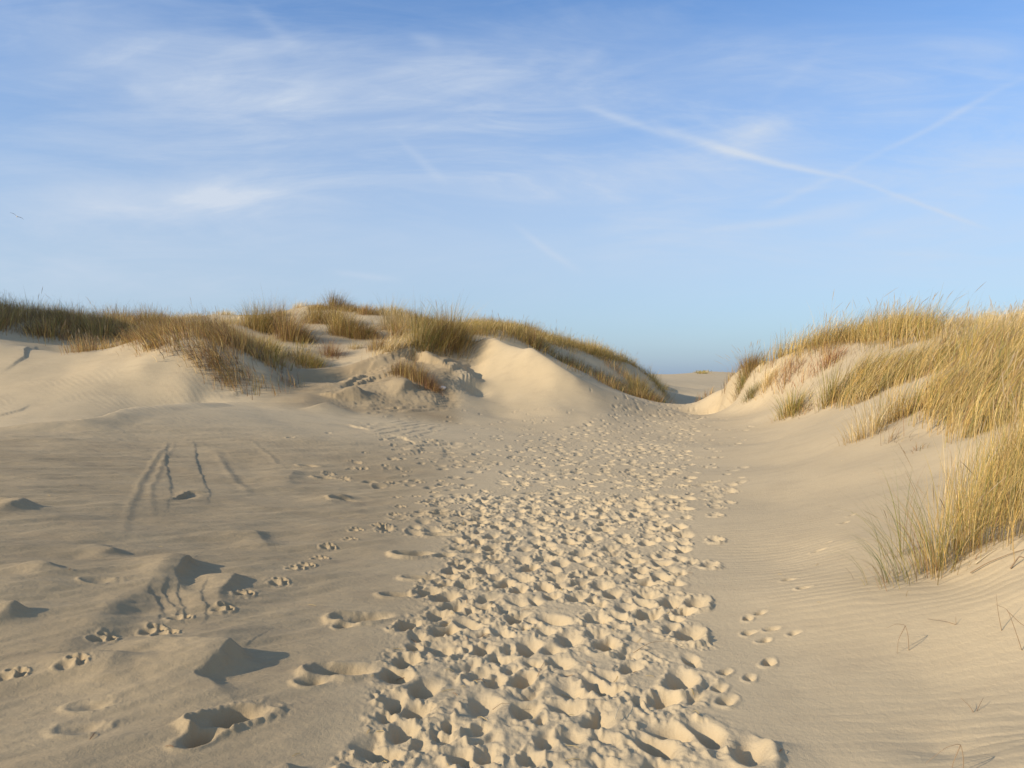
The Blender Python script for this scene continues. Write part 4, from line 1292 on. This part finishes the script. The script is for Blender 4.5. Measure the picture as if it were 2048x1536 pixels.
# a pale stone at the foot of the eroded face
def stone():
    x, y = wpt(885, 779, 24.2)
    nu, nv = 10, 7
    V = [(0, 0, .07)]
    for j in range(1, nv):
        for i in range(nu):
            a, b = 2 * math.pi * i / nu, math.pi * j / nv
            k = 1 + 0.16 * math.sin(3 * a + j) + 0.1 * math.cos(5 * a - 2 * j)
            V.append((.11 * k * math.cos(a) * math.sin(b), .08 * k * math.sin(a) * math.sin(b), .07 * math.cos(b)))
    V.append((0, 0, -.07))
    Fs = [(0, 1 + i, 1 + (i + 1) % nu) for i in range(nu)]
    for j in range(nv - 2):
        for i in range(nu):
            a, b = 1 + j * nu + i, 1 + j * nu + (i + 1) % nu
            Fs.append((a, a + nu, b + nu, b))
    last = len(V) - 1
    Fs += [(last, 1 + (nv - 2) * nu + (i + 1) % nu, 1 + (nv - 2) * nu + i) for i in range(nu)]
    me = bpy.data.meshes.new("stone")
    me.from_pydata(V, [], Fs)
    me.materials.append(plain("pale_stone", (.72, .68, .60), .8, .2, 25))
    o = bpy.data.objects.new("stone", me)
    col.objects.link(o)
    o.location = (x, y, float(hgt(x, y)) + .03)
    tag(o, "small pale stone lying at the foot of the eroded dune face", "stone")


stone()


# ------------------------------------------------------------------ the gull
def gull():
    D = 80.0
    x, z = (34 - 1024) / FPX * D, EYE + D * (HPY - 433) / FPX
    white, grey, black, bill = plain("gull_white", (.85, .85, .83), .6, .05), plain("gull_grey", (.16, .17, .19), .7, .1), plain("gull_black", (.04, .04, .045), .7, .1), plain("gull_bill", (.7, .5, .1), .5, .1)
    V, Fs, mi = [], [], []
    prof = [(-.22, .006, 0), (-.17, .030, 0), (-.10, .048, -.004), (0, .060, -.008), (.08, .056, -.006), (.14, .040, .004), (.175, .034, .012), (.205, .032, .016), (.235, .020, .014), (.245, .009, .011), (.275, .005, .008), (.285, .001, .006)]
    ns = 10
    for (a, r, dz) in prof:
        for k in range(ns):
            an = 2 * math.pi * k / ns
            V.append((a, r * math.cos(an), dz + r * 0.9 * math.sin(an)))
    for i in range(len(prof) - 1):
        for k in range(ns):
            k2 = (k + 1) % ns
            Fs.append((i * ns + k, i * ns + k2, (i + 1) * ns + k2, (i + 1) * ns + k))
            mi.append(3 if i >= 9 else 0)
    # wings, thick in the middle of the chord, bent at the wrist
    for sd in (1, -1):
        st = [(0.03, 0.02, .11, .018), (0.22, .085, .13, .012), (.36, .11, .12, .009), (.52, .075, .085, .006), (.66, .02, .035, .002)]
        offx = [.02, .05, .055, .0, -.08]
        b0 = len(V)
        for (yy, zz, ch, th), ox in zip(st, offx):
            for (cx_, tz) in ((.5, 0), (.1, .5), (-.5, .05), (.1, -.5)):
                V.append((ox + cx_ * ch * 1.4, sd * (yy + .02), zz + tz * th * 2))
        for i in range(len(st) - 1):
            for k in range(4):
                k2 = (k + 1) % 4
                q_ = (b0 + i * 4 + k, b0 + i * 4 + k2, b0 + (i + 1) * 4 + k2, b0 + (i + 1) * 4 + k)
                Fs.append(q_ if sd < 0 else q_[::-1])
                mi.append(2 if i == 3 else 1)
        Fs.append(tuple(b0 + 16 + k for k in range(4)))
        mi.append(2)
        Fs.append(tuple(b0 + k for k in range(4))[::-1])
        mi.append(0)
    b0 = len(V)                                # fanned tail
    V += [(-.18, -.02, .008), (-.18, .02, .008), (-.31, .075, .004), (-.32, 0, .006), (-.31, -.075, .004), (-.18, -.02, -.004), (-.18, .02, -.004), (-.31, .075, -.001), (-.32, 0, .001), (-.31, -.075, -.001)]
    for f_ in ((0, 1, 2, 3, 4), (9, 8, 7, 6, 5), (1, 6, 7, 2), (2, 7, 8, 3), (3, 8, 9, 4), (4, 9, 5, 0), (0, 5, 6, 1)):
        Fs.append(tuple(b0 + k for k in f_))
        mi.append(0)
    me = bpy.data.meshes.new("gull")
    me.from_pydata(V, [], Fs)
    for m in (white, grey, black, bill):
        me.materials.append(m)
    me.polygons.foreach_set("material_index", mi)
    o = bpy.data.objects.new("gull", me)
    col.objects.link(o)
    o.location = (x, D, z)
    o.rotation_euler = (math.radians(28), math.radians(4), math.radians(118))
    tag(o, "small white gull with dark wings gliding high in the sky at left", "gull")


gull()
print("verts", sum(len(m.vertices) for m in bpy.data.meshes))
